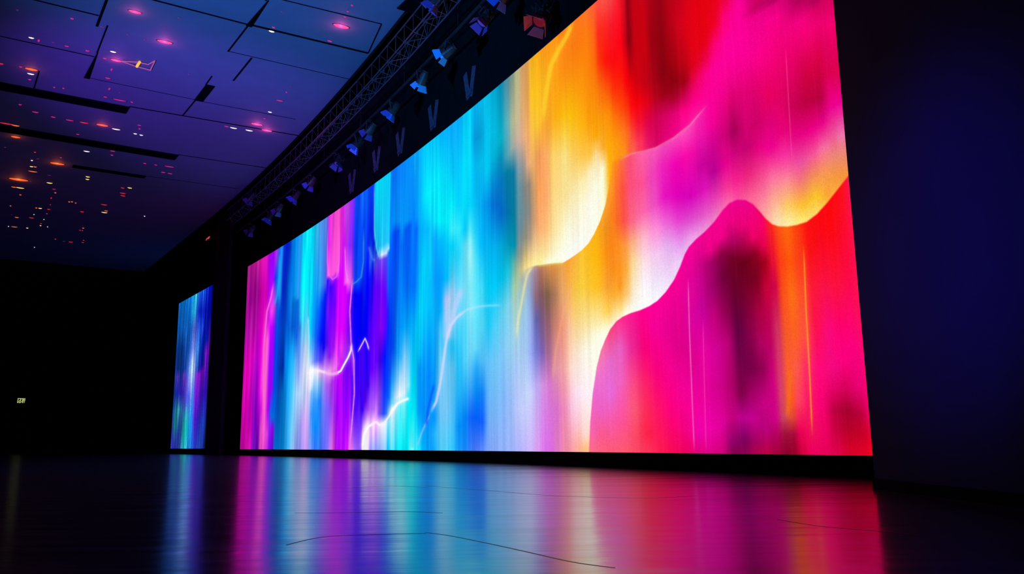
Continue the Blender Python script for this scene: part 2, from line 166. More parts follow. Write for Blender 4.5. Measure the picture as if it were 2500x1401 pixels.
COLS_LOWER = """0.50976 0.0031:FF6888 0.0544:F860B0 0.1238:F068D0 0.1764:F088C0
0.52175 0.0032:FF6080 0.0368:FF5890 0.0877:F060C8 0.1564:F070D0 0.2172:F880A0
0.53675 0.0034:FF5878 0.0612:F858A8 0.1197:E868D8 0.1875:E868C8 0.2475:F84880
0.55174 0.0036:FF5870 0.0602:FF5098 0.1424:F060C0 0.2092:E860C0 0.2684:FF3088
0.56974 0.0038:FF4868 0.0353:FF4868 0.0831:FF5878 0.1394:FF4888 0.2046:F02898 0.2749:FF1890
0.58773 0.004:FF3058 0.0348:FF2048 0.0815:FF2858 0.1286:FF2068 0.2002:F80078 0.2795:FF0090
0.60573 0.0041:FF1850 0.0799:FF1068 0.157:F80080 0.2354:F80098 0.2871:FF0098
0.62373 0.0043:F80858 0.0784:FF0080 0.1538:F80090 0.2305:E80090 0.3086:FF0098
0.64173 0.0045:F00060 0.0406:F80080 0.1137:F80098 0.1881:E00088 0.2638:E80090 0.3487:FF0098
0.65973 0.0047:E80080 0.0329:F000A8 0.0756:F800A0 0.1624:E00090 0.2362:E000A0 0.3112:E80098 0.3798:FF0098
0.67473 0.0048:E00088 0.0395:F000A8 0.1099:E80098 0.1814:E800A0 0.2543:C80098 0.3284:D00088 0.3924:FF0098
0.69274 0.005:D80080 0.0458:E800A0 0.1079:D80090 0.1709:D80098 0.2278:C80080 0.2854:A00068 0.3292:A80068 0.3513:F00088 0.407:F80090
0.71074 0.0051:880050 0.0184:900068 0.0586:C80080 0.1128:B80070 0.1816:C00078 0.2375:900050 0.3013:700038 0.3372:880040 0.3662:F00088 0.4247:F80090
0.72755 0.0053:880050 0.0249:800060 0.0577:C00090 0.0976:800048 0.1513:700048 0.2058:600040 0.275:680028 0.3242:700020 0.3525:B00060 0.3883:F00080 0.4265:F00090
0.74375 0.0054:B00050 0.0182:A80060 0.0569:C80090 0.0961:A80068 0.1356:780048 0.2024:880048 0.2704:780028 0.3118:680018 0.3396:A80048 0.3746:F00078 0.4171:F00090
0.75876 0.0055:B80048 0.0371:B80078 0.0819:C80080 0.1336:900050 0.1729:B00060 0.226:A80040 0.2798:780020 0.3206:880020 0.3481:F00068 0.3897:F00080
0.77377 0.0056:A80040 0.0305:B80060 0.0555:D00088 0.1062:D00080 0.1575:C00068 0.2095:C00050 0.2623:C80038 0.3023:A00018 0.3293:E80050 0.3646:F80068
0.78577 0.0057:900030 0.0303:A01038 0.055:C84060 0.0924:D84068 0.1429:D83868 0.1941:D03060 0.2592:D00048 0.312:F01030 0.3555:F82020
0.79778 0.0058:980028 0.0301:A80838 0.0545:E04830 0.0791:FF5818 0.1288:FF6028 0.1792:F85828 0.2432:FF5018 0.2952:FF4010 0.3512:FF5010
0.80979 0.0059:D80040 0.0359:F00058 0.0783:FF4060 0.1274:FF5848 0.1772:FF6020 0.2404:FF7010 0.2917:FF5808 0.3504:FF6808
0.82480 0.006:F00060 0.0355:F01058 0.0773:FF1068 0.1256:FF2868 0.1747:FF5040 0.2369:FF5028 0.2875:FF4018 0.3485:FF4008
0.84281 0.0061:E80058 0.0644:F80070 0.1236:FF0878 0.1839:FF1050 0.2453:FF1838 0.3077:FF1010 0.3585:FF1010
0.86083 0.0062:E00048 0.0347:C80040 0.0635:C00040 0.0925:E80068 0.1217:F80880 0.1809:FF0878 0.2412:FF1048 0.315:FF0818 0.3776:FF0808
0.87884 0.0063:D80028 0.0343:B80028 0.0626:A80030 0.0911:D80058 0.1314:FF0080 0.178:FF0070 0.2373:FF1040 0.322:FF0810 0.3963:FF0808
0.89686 0.0064:E00028 0.0285:C80028 0.0562:B80038 0.0898:E80070 0.1465:FF0080 0.2042:FF0860 0.263:FF0840 0.3959:FF1010
0.91188 0.0065:F00020 0.0282:E00030 0.0611:F00068 0.1165:F80878 0.2304:FF1050"""
EDGE_UPPER = """0.40193,0.4467,12 0.41614,0.4530,6 0.43153,0.4501,2 0.45305,0.4413,1.5 0.47148,0.4319,1.5 0.48082,0.4350,1.5 0.49019,0.4389,1.5 0.49959,0.4437,1.5 0.51035,0.4531,1.5 0.51878,0.4682,1.5 0.52867,0.4914,1.5 0.53754,0.5220,1.5 0.54482,0.5624,1.5 0.54877,0.5940,2 0.55039,0.6082,5 0.55738,0.6064,12 0.56628,0.6040,9 0.57906,0.6023,5 0.59809,0.5943,3 0.61720,0.5882,2 0.63134,0.5867,2 0.64629,0.5887,2 0.65938,0.5919,2 0.67258,0.5966,2 0.68269,0.6040,3 0.69283,0.6113,5 0.70445,0.6213,20 0.72737,0.6440,60 0.78323,0.6326,80 0.93307,0.5733,80"""
EDGE_LOWER = """0.50034,-0.0315,1.5 0.50209,-0.0013,1.5 0.50512,0.0634,1.5 0.50990,0.1237,1.5 0.51704,0.1791,1.5 0.52380,0.2123,1.5 0.53095,0.2338,1.5 0.53869,0.2530,1.5 0.54817,0.2662,1.5 0.55750,0.2723,1.5 0.56983,0.2757,1.5 0.58396,0.2767,1.5 0.59758,0.2802,1.5 0.61009,0.2864,1.5 0.62284,0.2987,1.5 0.63588,0.3167,1.5 0.64600,0.3377,1.5 0.65434,0.3590,1.5 0.66106,0.3700,2 0.67276,0.3796,2 0.68567,0.3869,2 0.70073,0.3982,2.5 0.71545,0.4138,3 0.72536,0.4210,3 0.73814,0.4217,3 0.75055,0.4156,3 0.76135,0.4040,3 0.77117,0.3875,2.5 0.77972,0.3719,2 0.78846,0.3599,1.5 0.79753,0.3533,1.5 0.81110,0.3480,1.5 0.82553,0.3457,1.5 0.84139,0.3456,1.5 0.85781,0.3522,1.5 0.87475,0.3640,1.5 0.89199,0.3779,1.5 0.91069,0.3922,1.5 0.94407,0.4151,1.5"""
STROKES = """FBEFA0 3 0.6 0.42538,0.4521 0.41785,0.4382 0.41266,0.4079 0.40803,0.3686 0.40283,0.3292 0.39939,0.2782
C8D4FF 7 0.7 0.31994,0.4721 0.31017,0.4180 0.30168,0.3681 0.29687,0.3275
C8E8FF 2.5 0.45 0.37882,0.3798 0.35755,0.3915 0.34539,0.3969 0.32716,0.3992 0.31198,0.3862
D8DCFF 3.2 0.8 0.32412,0.3988 0.31198,0.3862 0.30289,0.3673 0.29687,0.3275 0.29271,0.2675 0.28799,0.2012 0.28211,0.1470 0.27326,0.1114
A8C8FF 2 0.6 0.27326,0.1114 0.26156,0.0561 0.25462,0.0117
F4F4FF 3 0.75 0.09787,0.2422 0.10006,0.3213 0.10404,0.3401 0.11126,0.3316 0.12333,0.3133
FFC0F8 4 0.7 0.12034,0.3152 0.13054,0.3054 0.14007,0.3046
FFFFFF 2 1 0.13650,0.3051 0.14240,0.3114 0.14698,0.3331 0.15274,0.3584 0.15673,0.3829 0.15711,0.4100
FFC8FF 1.3 0.95 0.16641,0.3678 0.17337,0.3972 0.17685,0.4132 0.18062,0.3886 0.18319,0.3637
FF90E8 1.2 0.9 0.15688,0.6688 0.15544,0.6209 0.15367,0.5404 0.15647,0.4154 0.16125,0.3397 0.16284,0.2129 0.16020,0.0970 0.15800,0.0044
FFFFFF 2.4 0.95 0.17567,0.0046 0.17824,0.0566 0.18396,0.0826 0.19333,0.0972
FFF4FF 2.2 0.9 0.18921,0.0935 0.19510,0.0984 0.20109,0.0859 0.20813,0.0961 0.21686,0.1253 0.22560,0.1550
FFFFFF 3 0.9 0.21392,0.1204 0.22560,0.1550 0.23448,0.1635 0.24338,0.1676
FF70D8 1.8 0.9 0.03925,0.8336 0.03641,0.7642 0.03117,0.6981 0.02971,0.6150 0.02850,0.5105 0.03028,0.2998 0.03288,0.1753
4098FF 1.5 0.7 0.15524,0.6460 0.16247,0.6483 0.16965,0.6586 0.17229,0.7133 0.17195,0.8444
5890FF 3 0.5 0.17981,0.7670 0.18505,0.7116 0.19003,0.6939
FFD428 6 0.75 0.49679,1.0046 0.48646,0.9800 0.47102,0.9587 0.45960,0.9365 0.45315,0.8910 0.44880,0.8534 0.44499,0.8041
FF90B8 1.5 0.6 0.56310,0.6047 0.57908,0.6032 0.61720,0.5882 0.64629,0.5887 0.67258,0.5966 0.69953,0.6145
FF90D0 0.9 0.7 0.65740,0.3120 0.65555,0.2224 0.65433,0.0905 0.65373,0.0046
FF60C0 0.8 0.5 0.67616,0.2319 0.67315,0.1101 0.67084,0.0048
FFA828 1.6 0.75 0.83366,0.3104 0.82993,0.2109 0.82840,0.1252 0.82543,0.0296
F87020 5 0.6 0.80078,0.1284 0.79584,0.0916 0.79096,0.0548
FF60A8 0.8 0.5 0.82877,0.6321 0.82717,0.5367 0.82560,0.4433
FFB080 3 0.4 0.48359,0.3780 0.46901,0.3088 0.45824,0.2364 0.45121,0.1620
A8F4F8 3.5 0.4 0.33244,0.6196 0.33468,0.5085 0.33438,0.3663
E8F8FF 1.5 0.5 0.09200,0.5942 0.09432,0.4804 0.09500,0.3519
E8FF90 3 0.4 0.43152,0.4491 0.45304,0.4403 0.47332,0.4308
40D8FF 3 0.5 0.24853,0.0637 0.24816,0.0052
0038F0 3 0.5 0.27903,0.2042 0.27027,0.1246 0.26743,0.0745
70E8FF 1.2 0.6 0.18673,1.0142 0.18800,0.8184 0.19221,0.7331 0.19734,0.6919
FF80E0 1.2 0.6 0.11764,0.9421 0.11835,0.7950 0.12068,0.7374 0.12698,0.7067 0.13298,0.7104 0.13613,0.7667 0.13539,0.9262
FF90E8 1.2 0.6 0.14414,0.8232 0.14621,0.7171 0.15030,0.6608
20A8F8 2 0.7 0.04681,0.9671 0.04756,0.8396 0.04542,0.7598 0.04174,0.7135"""
COLS_SIDE = """0.00510 0.0047:2830B0 0.0954:2828A8 0.2338:1848A8 0.3735:102880 0.486:2030A8 0.6278:083890 0.8284:0850A8 0.9877:1060B8
0.09861 0.0046:3028A8 0.1489:188080 0.2587:187890 0.3692:1828A0 0.4805:5030B0 0.5364:082868 0.6771:083078 0.819:0858B0 0.991:0868C0
0.20293 0.0046:2838A8 0.0931:2038A0 0.2554:207888 0.3645:2818A8 0.5158:083080 0.6685:083080 0.8086:1060C0 0.9925:0870C8
0.30462 0.0045:204888 0.1452:184880 0.2522:2858A0 0.3599:3020A8 0.482:7030C0 0.5229:1038A0 0.6601:1048A8 0.8541:0858B0 0.9941:1070C8
0.37922 0.0045:20A8A8 0.0911:10A898 0.1967:20A0A0 0.3031:5050D8 0.4371:6048D0 0.5045:3060D0 0.6539:1050A8 0.8461:0860C0 0.9931:0868C8
0.46451 0.0044:30A8C8 0.1161:10B0B0 0.2208:30A0C8 0.3262:5058F0 0.4324:8090F8 0.5124:80A8FF 0.6468:4070E8 0.7824:2060D0 0.8916:20B0F0 0.9907:20A8F0
0.53616 0.0044:20A0F0 0.1668:2098F8 0.2971:5878F0 0.402:90A8FF 0.4812:A8D0FF 0.5608:C0D8FF 0.6409:9098F8 0.7752:6878E0 0.8835:30C0F0 0.9925:40D8F8
0.59487 0.0043:2088F0 0.1142:2090F8 0.243:2888F8 0.3729:5888F8 0.5039:A0B0FF 0.636:5880F0 0.7693:3850D0 0.8768:1848D8 0.9931:2080E8
0.66416 0.0043:2058D8 0.1896:6020D8 0.3437:8020E0 0.4603:9030F0 0.4993:2868D8 0.6303:3898F8 0.7623:1850D8 0.8688:0818B8 0.9922:1848D8
0.74343 0.0042:3030C8 0.1876:3818C0 0.3401:7018D8 0.4555:9018D8 0.4941:2018A8 0.6237:0828A0 0.7544:1838C0 0.8598:0820B8 0.9926:1860D8
0.82107 0.0042:2050B8 0.1857:2828B8 0.3366:4010B8 0.4763:7010C0 0.5146:0818A0 0.6173:0018A0 0.8509:0010A0 0.9929:0828C0
0.89712 0.0042:2038A8 0.1591:2040C0 0.3331:3010B0 0.5093:6010B0 0.5855:8010C0 0.662:0818A8 0.8422:0008A0 0.9984:0010B0
0.97163 0.0041:182888 0.133:1838B0 0.3298:2810A8 0.6048:6010B0 0.6807:4010A8 0.8337:000898 0.9961:0008B0"""
CEIL_REFLECTIONS = [  # reflections in the glossy ceiling, built as glowing spots
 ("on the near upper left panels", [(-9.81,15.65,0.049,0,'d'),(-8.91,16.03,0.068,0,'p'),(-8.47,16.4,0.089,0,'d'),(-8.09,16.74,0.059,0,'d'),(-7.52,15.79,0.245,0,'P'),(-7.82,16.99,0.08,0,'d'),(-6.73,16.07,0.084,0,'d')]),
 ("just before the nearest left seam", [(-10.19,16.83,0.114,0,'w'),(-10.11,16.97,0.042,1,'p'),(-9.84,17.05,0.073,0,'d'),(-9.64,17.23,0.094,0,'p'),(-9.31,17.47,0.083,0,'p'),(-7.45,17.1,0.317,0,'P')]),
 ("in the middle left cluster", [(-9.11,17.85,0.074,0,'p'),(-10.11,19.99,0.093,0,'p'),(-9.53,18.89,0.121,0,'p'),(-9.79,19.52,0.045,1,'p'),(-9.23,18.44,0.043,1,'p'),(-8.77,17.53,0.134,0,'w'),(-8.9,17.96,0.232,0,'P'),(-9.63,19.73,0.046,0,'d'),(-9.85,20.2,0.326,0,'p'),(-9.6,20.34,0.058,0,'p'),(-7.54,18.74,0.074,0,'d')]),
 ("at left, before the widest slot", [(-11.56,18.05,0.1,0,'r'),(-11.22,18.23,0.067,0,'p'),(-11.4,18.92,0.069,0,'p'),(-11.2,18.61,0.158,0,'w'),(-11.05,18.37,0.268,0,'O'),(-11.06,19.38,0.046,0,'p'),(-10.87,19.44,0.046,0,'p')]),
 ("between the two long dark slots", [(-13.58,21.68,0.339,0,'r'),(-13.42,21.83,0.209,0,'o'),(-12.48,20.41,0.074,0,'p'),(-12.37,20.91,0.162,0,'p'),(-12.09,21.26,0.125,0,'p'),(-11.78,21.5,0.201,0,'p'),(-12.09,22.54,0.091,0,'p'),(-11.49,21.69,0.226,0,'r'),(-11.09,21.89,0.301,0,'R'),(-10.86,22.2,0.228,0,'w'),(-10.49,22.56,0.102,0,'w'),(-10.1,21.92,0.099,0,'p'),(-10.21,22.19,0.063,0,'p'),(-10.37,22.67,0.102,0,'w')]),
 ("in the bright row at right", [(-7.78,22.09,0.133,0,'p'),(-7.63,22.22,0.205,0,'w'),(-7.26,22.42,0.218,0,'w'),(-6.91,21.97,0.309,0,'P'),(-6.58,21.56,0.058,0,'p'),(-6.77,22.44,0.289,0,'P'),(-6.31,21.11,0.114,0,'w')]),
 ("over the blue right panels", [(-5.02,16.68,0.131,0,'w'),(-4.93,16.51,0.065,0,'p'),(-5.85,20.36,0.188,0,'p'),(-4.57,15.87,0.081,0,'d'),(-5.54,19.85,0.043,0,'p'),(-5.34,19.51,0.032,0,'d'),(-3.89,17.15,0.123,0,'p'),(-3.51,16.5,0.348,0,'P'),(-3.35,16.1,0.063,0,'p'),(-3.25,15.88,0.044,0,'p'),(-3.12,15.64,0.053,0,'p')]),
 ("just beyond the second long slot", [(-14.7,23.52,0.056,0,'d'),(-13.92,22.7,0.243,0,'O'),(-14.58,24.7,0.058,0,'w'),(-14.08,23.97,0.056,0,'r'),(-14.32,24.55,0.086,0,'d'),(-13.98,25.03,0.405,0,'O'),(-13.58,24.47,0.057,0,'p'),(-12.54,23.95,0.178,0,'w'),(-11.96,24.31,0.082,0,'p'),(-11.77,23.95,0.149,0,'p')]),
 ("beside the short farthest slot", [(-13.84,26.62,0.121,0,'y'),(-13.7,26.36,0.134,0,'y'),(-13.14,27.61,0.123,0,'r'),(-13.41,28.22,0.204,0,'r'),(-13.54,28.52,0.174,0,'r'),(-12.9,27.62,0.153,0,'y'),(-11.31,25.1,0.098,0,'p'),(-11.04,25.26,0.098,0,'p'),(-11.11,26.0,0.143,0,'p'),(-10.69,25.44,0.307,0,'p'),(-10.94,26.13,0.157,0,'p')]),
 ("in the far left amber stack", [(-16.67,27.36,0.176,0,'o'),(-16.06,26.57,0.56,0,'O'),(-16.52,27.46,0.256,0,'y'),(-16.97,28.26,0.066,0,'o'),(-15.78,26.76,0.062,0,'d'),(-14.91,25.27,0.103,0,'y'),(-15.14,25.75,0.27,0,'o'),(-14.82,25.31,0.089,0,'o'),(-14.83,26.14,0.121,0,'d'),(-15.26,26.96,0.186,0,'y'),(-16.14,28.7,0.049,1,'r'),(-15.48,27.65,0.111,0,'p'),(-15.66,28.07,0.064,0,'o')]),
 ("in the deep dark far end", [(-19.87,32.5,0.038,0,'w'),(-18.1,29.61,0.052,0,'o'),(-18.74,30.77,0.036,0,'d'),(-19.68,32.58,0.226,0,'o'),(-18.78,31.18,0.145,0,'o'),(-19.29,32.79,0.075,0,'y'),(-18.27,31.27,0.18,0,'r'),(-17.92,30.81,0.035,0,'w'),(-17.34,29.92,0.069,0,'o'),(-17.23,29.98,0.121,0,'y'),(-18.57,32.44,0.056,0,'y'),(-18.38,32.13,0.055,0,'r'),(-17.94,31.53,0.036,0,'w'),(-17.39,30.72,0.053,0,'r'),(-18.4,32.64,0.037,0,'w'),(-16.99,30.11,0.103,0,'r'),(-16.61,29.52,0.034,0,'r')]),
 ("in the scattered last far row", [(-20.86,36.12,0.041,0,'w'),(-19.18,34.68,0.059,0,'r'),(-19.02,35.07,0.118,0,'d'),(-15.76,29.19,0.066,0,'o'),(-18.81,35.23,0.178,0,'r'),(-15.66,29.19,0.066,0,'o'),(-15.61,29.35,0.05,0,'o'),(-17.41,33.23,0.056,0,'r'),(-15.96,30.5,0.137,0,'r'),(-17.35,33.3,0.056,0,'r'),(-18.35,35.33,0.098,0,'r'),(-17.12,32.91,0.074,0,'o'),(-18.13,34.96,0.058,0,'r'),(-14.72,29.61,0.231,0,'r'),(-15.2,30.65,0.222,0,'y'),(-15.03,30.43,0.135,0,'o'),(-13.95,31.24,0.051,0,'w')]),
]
BAR = [[-8.541, 18.127], [-8.779, 17.95], [-8.579, 18.212], [-8.326, 18.438], [-8.019, 17.951], [-8.246, 18.136], [-8.44, 18.002]]
YBAR = [[-8.551, 18.235], [-8.385, 18.004]]
JOINTS = [[[-1.293, 5.137], [-1.093, 5.106], [-0.858, 5.128], [-0.616, 5.12], [-0.415, 5.003]], [[-0.4, 3.943], [-0.279, 3.796], [-0.094, 3.48], [0.062, 3.191], [0.193, 2.947], [0.314, 2.807]], [[-0.822, 8.068], [-0.189, 7.141], [0.195, 6.526], [0.536, 6.223], [0.914, 6.019], [1.294, 6.21]], [[-1.482, 7.943], [-1.136, 8.145], [-0.792, 7.78]], [[1.307, 4.351], [1.39, 4.011], [1.548, 3.777], [1.664, 3.602]], [[-0.92, 3.541], [-0.846, 3.797], [-0.701, 3.877], [-0.397, 3.909]]]
# ---------------------------------------------------------------- helpers
PI = math.pi
SC = bpy.context.scene
COL = SC.collection
random.seed(5)
rng = np.random.default_rng(7)

def lin(c):
    c = np.asarray(c, float)
    return np.where(c <= 0.04045, c / 12.92, ((c + 0.055) / 1.055) ** 2.4)

def hexrgb(h):
    return (int(h[0:2], 16) / 255, int(h[2:4], 16) / 255, int(h[4:6], 16) / 255)

def mat(name, color, rough=0.6, metal=0.0, spec=0.5, emit=None, strength=0.0, noise=0.0, nscale=6.0, bump=0.0):
    m = bpy.data.materials.new(name); m.use_nodes = True
    nt = m.node_tree; b = nt.nodes['Principled BSDF']
    b.inputs['Base Color'].default_value = (*color, 1)
    b.inputs['Roughness'].default_value = rough
    b.inputs['Metallic'].default_value = metal
    b.inputs['Specular IOR Level'].default_value = spec
    if emit is not None:
        b.inputs['Emission Color'].default_value = (*emit, 1)
        b.inputs['Emission Strength'].default_value = strength
    if noise > 0 or bump > 0:
        tc = nt.nodes.new('ShaderNodeTexCoord'); n = nt.nodes.new('ShaderNodeTexNoise')
        n.inputs['Scale'].default_value = nscale; n.inputs['Detail'].default_value = 4
        nt.links.new(tc.outputs['Object'], n.inputs['Vector'])
        if noise > 0:
            r = nt.nodes.new('ShaderNodeValToRGB')
            r.color_ramp.elements[0].position = 0.3; r.color_ramp.elements[1].position = 0.7
            r.color_ramp.elements[0].color = (*[c * (1 - noise) for c in color], 1)
            r.color_ramp.elements[1].color = (*[c * (1 + noise) for c in color], 1)
            nt.links.new(n.outputs['Fac'], r.inputs['Fac']); nt.links.new(r.outputs['Color'], b.inputs['Base Color'])
        if bump > 0:
            bp = nt.nodes.new('ShaderNodeBump'); bp.inputs['Strength'].default_value = bump
            bp.inputs['Distance'].default_value = 0.02
            nt.links.new(n.outputs['Fac'], bp.inputs['Height']); nt.links.new(bp.outputs['Normal'], b.inputs['Normal'])
    return m

class MB:
    """collects shapes into one mesh"""
    def __init__(s): s.v = []; s.f = []
    def add(s, vs, fs):
        o = len(s.v); s.v += [tuple(v) for v in vs]; s.f += [tuple(i + o for i in f) for f in fs]; return s
    def box(s, c, h, M=None):
        vs = [Vector((c[0] + x * h[0], c[1] + y * h[1], c[2] + z * h[2])) for x in (-1, 1) for y in (-1, 1) for z in (-1, 1)]
        if M: vs = [M @ v for v in vs]
        return s.add(vs, [(0, 1, 3, 2), (4, 6, 7, 5), (0, 4, 5, 1), (2, 3, 7, 6), (0, 2, 6, 4), (1, 5, 7, 3)])
    def tube(s, p, q, r, n=8, r2=None, caps=True):
        p, q = Vector(p), Vector(q); d = (q - p); L = d.length
        if L < 1e-6: return s
        d /= L; a = d.orthogonal().normalized(); b = d.cross(a); r2 = r if r2 is None else r2
        vs = []
        for (c, rr) in ((p, r), (q, r2)):
            for k in range(n):
                t = 2 * PI * k / n; vs.append(c + (a * math.cos(t) + b * math.sin(t)) * rr)
        fs = [(k, (k + 1) % n, n + (k + 1) % n, n + k) for k in range(n)]
        if caps: fs += [tuple(range(n))[::-1], tuple(range(n, 2 * n))]
        return s.add(vs, fs)
    def path(s, pts, r, n=8):
        for a, b in zip(pts[:-1], pts[1:]): s.tube(a, b, r, n)
        return s
    def lathe(s, prof, n=20, M=None):
        """prof: (radius, x) along local +X"""
        vs = []
        for (r, x) in prof:
            for k in range(n):
                t = 2 * PI * k / n; v = Vector((x, r * math.cos(t), r * math.sin(t))); vs.append(M @ v if M else v)
        fs = []
        for i in range(len(prof) - 1):
            for k in range(n):
                k2 = (k + 1) % n; fs.append((i * n + k, i * n + k2, (i + 1) * n + k2, (i + 1) * n + k))
        fs.append(tuple(range(n))[::-1]); fs.append(tuple((len(prof) - 1) * n + k for k in range(n)))
        return s.add(vs, fs)
    def prism(s, poly, z0, z1):
        n = len(poly); vs = [(x, y, z0) for x, y in poly] + [(x, y, z1) for x, y in poly]
        return s.add(vs, [tuple(range(n))[::-1], tuple(range(n, 2 * n))] + [(k, (k + 1) % n, n + (k + 1) % n, n + k) for k in range(n)])
    def build(s, name, m, parent=None, smooth=False):
        me = bpy.data.meshes.new(name); me.from_pydata(s.v, [], s.f); me.update()
        bm = bmesh.new(); bm.from_mesh(me); bmesh.ops.recalc_face_normals(bm, faces=bm.faces); bm.to_mesh(me); bm.free()
        o = bpy.data.objects.new(name, me); COL.objects.link(o)
        if m: me.materials.append(m)
        if smooth:
            for p in me.polygons: p.use_smooth = True
        if parent: o.parent = parent
        return o

def tag(o, label=None, cat=None, group=None, kind=None):
    if label: o['label'] = label
    if cat: o['category'] = cat
    if group: o['group'] = group
    if kind: o['kind'] = kind
    return o

def empty(name, loc=(0, 0, 0), rot=(0, 0, 0)):
    o = bpy.data.objects.new(name, None); o.empty_display_size = 0.2
    o.location = loc; o.rotation_euler = rot; COL.objects.link(o); return o

def copy_tree(o, parent=None):
    c = o.copy(); COL.objects.link(c); c.parent = parent
    for ch in [k for k in o.children]: copy_tree(ch, c)
    return c

def struct(o): o['kind'] = 'structure'; return o

# ---------------------------------------------------------------- plan of the stage wall
def XS(y): return -4.77651713e-03 * y * y - 3.68040192e-01 * y + 6.76950667
def off(y, d):
    """point on the stage curve at depth y, moved d metres out into the hall"""
    s = -2 * 4.77651713e-03 * y - 3.68040192e-01
    n = Vector((-1, s)).normalized()
    return Vector((XS(y) + n.x * d, y + n.y * d))
def heading(y):
    a, b = off(y - .1, 0), off(y + .1, 0); d = (b - a).normalized(); return math.atan2(d.y, d.x)
A2 = Vector((-0.5623, 0.8269)); B2 = Vector((0.8269, 0.5623))      # the two directions of the ceiling grid
def ab(a, b): return A2 * a + B2 * b
HT, HB = 7.3, 0.22          # top and bottom of the big screen
CEIL = 9.0
FLY = 12.0

# ---------------------------------------------------------------- materials
def screen_material(name, pitch_s, pitch_t, grain, soft):
    m = bpy.data.materials.new(name); m.use_nodes = True; nt = m.node_tree; b = nt.nodes['Principled BSDF']
    b.inputs['Base Color'].default_value = (0.004, 0.004, 0.005, 1); b.inputs['Roughness'].default_value = 0.7
    b.inputs['Specular IOR Level'].default_value = 0.2
    at = nt.nodes.new('ShaderNodeAttribute'); at.attribute_name = 'picture'
    uv = nt.nodes.new('ShaderNodeUVMap'); uv.uv_map = 'UVMap'
    mp = nt.nodes.new('ShaderNodeMapping'); mp.inputs['Scale'].default_value = (pitch_s, pitch_t, 1)
    nt.links.new(uv.outputs['UV'], mp.inputs['Vector'])
    fl = nt.nodes.new('ShaderNodeVectorMath'); fl.operation = 'FLOOR'; nt.links.new(mp.outputs['Vector'], fl.inputs[0])
    wn = nt.nodes.new('ShaderNodeTexWhiteNoise'); wn.noise_dimensions = '2D'; nt.links.new(fl.outputs['Vector'], wn.inputs['Vector'])
    mr = nt.nodes.new('ShaderNodeMapRange'); mr.inputs['To Min'].default_value = 1 - grain; mr.inputs['To Max'].default_value = 1 + grain * .6
    nt.links.new(wn.outputs['Value'], mr.inputs['Value'])
    mu = nt.nodes.new('ShaderNodeVectorMath'); mu.operation = 'SCALE'
    nt.links.new(at.outputs['Color'], mu.inputs[0]); nt.links.new(mr.outputs['Result'], mu.inputs['Scale'])
    nt.links.new(mu.outputs['Vector'], b.inputs['Emission Color']); b.inputs['Emission Strength'].default_value = 1.0
    m.cycles.emission_sampling = 'NONE'
    return m

M_black = mat('black_paint', (0.004, 0.004, 0.006), 0.8, spec=.1, noise=.2)
M_bulk = mat('black_bulkhead', (0.0035, 0.0035, 0.005), 0.85, spec=.1, noise=.25, nscale=3)
M_plinth = mat('matt_black_plinth', (0.0015, 0.0015, 0.002), 0.9, spec=.05, noise=.2)
M_pil = mat('dark_pilaster', (0.14, 0.04, 0.18), 0.8, spec=.1, noise=.2)
M_ceil = mat('ceiling_panel_paint', CEIL_COLOR, 0.75, spec=.2, noise=.05, nscale=2)
M_seam = mat('shadow_gap', (0.002, 0.002, 0.004), 0.9, spec=0)
M_wallr = mat('right_wall_paint', (0.010, 0.006, 0.055), 0.75, spec=.15, noise=.15, nscale=1.2)
M_far = mat('far_wall_paint', (0.0025, 0.002, 0.003), 0.9, spec=.05, noise=.2)
M_redpan = mat('dark_red_acoustic_cloth', (0.02, 0.006, 0.006), 0.9, spec=.05, noise=.3)
M_steel = mat('dull_rig_steel', (0.10, 0.09, 0.14), 0.42, metal=.7, noise=.15)
M_joint = mat('floor_joint', (0.01, 0.01, 0.014), 0.4, spec=.3)
M_pipe = mat('black_pipe', (0.02, 0.02, 0.025), 0.5, metal=.5, noise=.2)
M_house = mat('lamp_housing', (0.018, 0.018, 0.024), 0.5, metal=.2, noise=.2)
M_vrefl = mat('grey_v_reflection', (0.09, 0.07, 0.12), 0.6, metal=.2, noise=.4, nscale=14)  # grey stands for light reflected on the bulkhead
M_door = mat('door_paint', (0.008, 0.006, 0.008), 0.7, noise=.2)
M_trimd = mat('dim_metal_trim', (0.05, 0.045, 0.06), 0.5, metal=.4, noise=.2)

def glow(name, hexc, strength):
    c = tuple(float(v) for v in lin(hexrgb(hexc)))
    m = mat(name, tuple(.3 * v for v in c), .4, emit=c, strength=strength, noise=0)
    return m
M_lens = {'cyan': glow('lens_cyan', '2090D8', .9), 'blue': glow('lens_blue', '3050D0', .8), 'violet': glow('lens_violet', '5038A8', .6), 'red': glow('lens_red', 'A01828', .35), 'dim': glow('lens_dim', '252050', .5)}

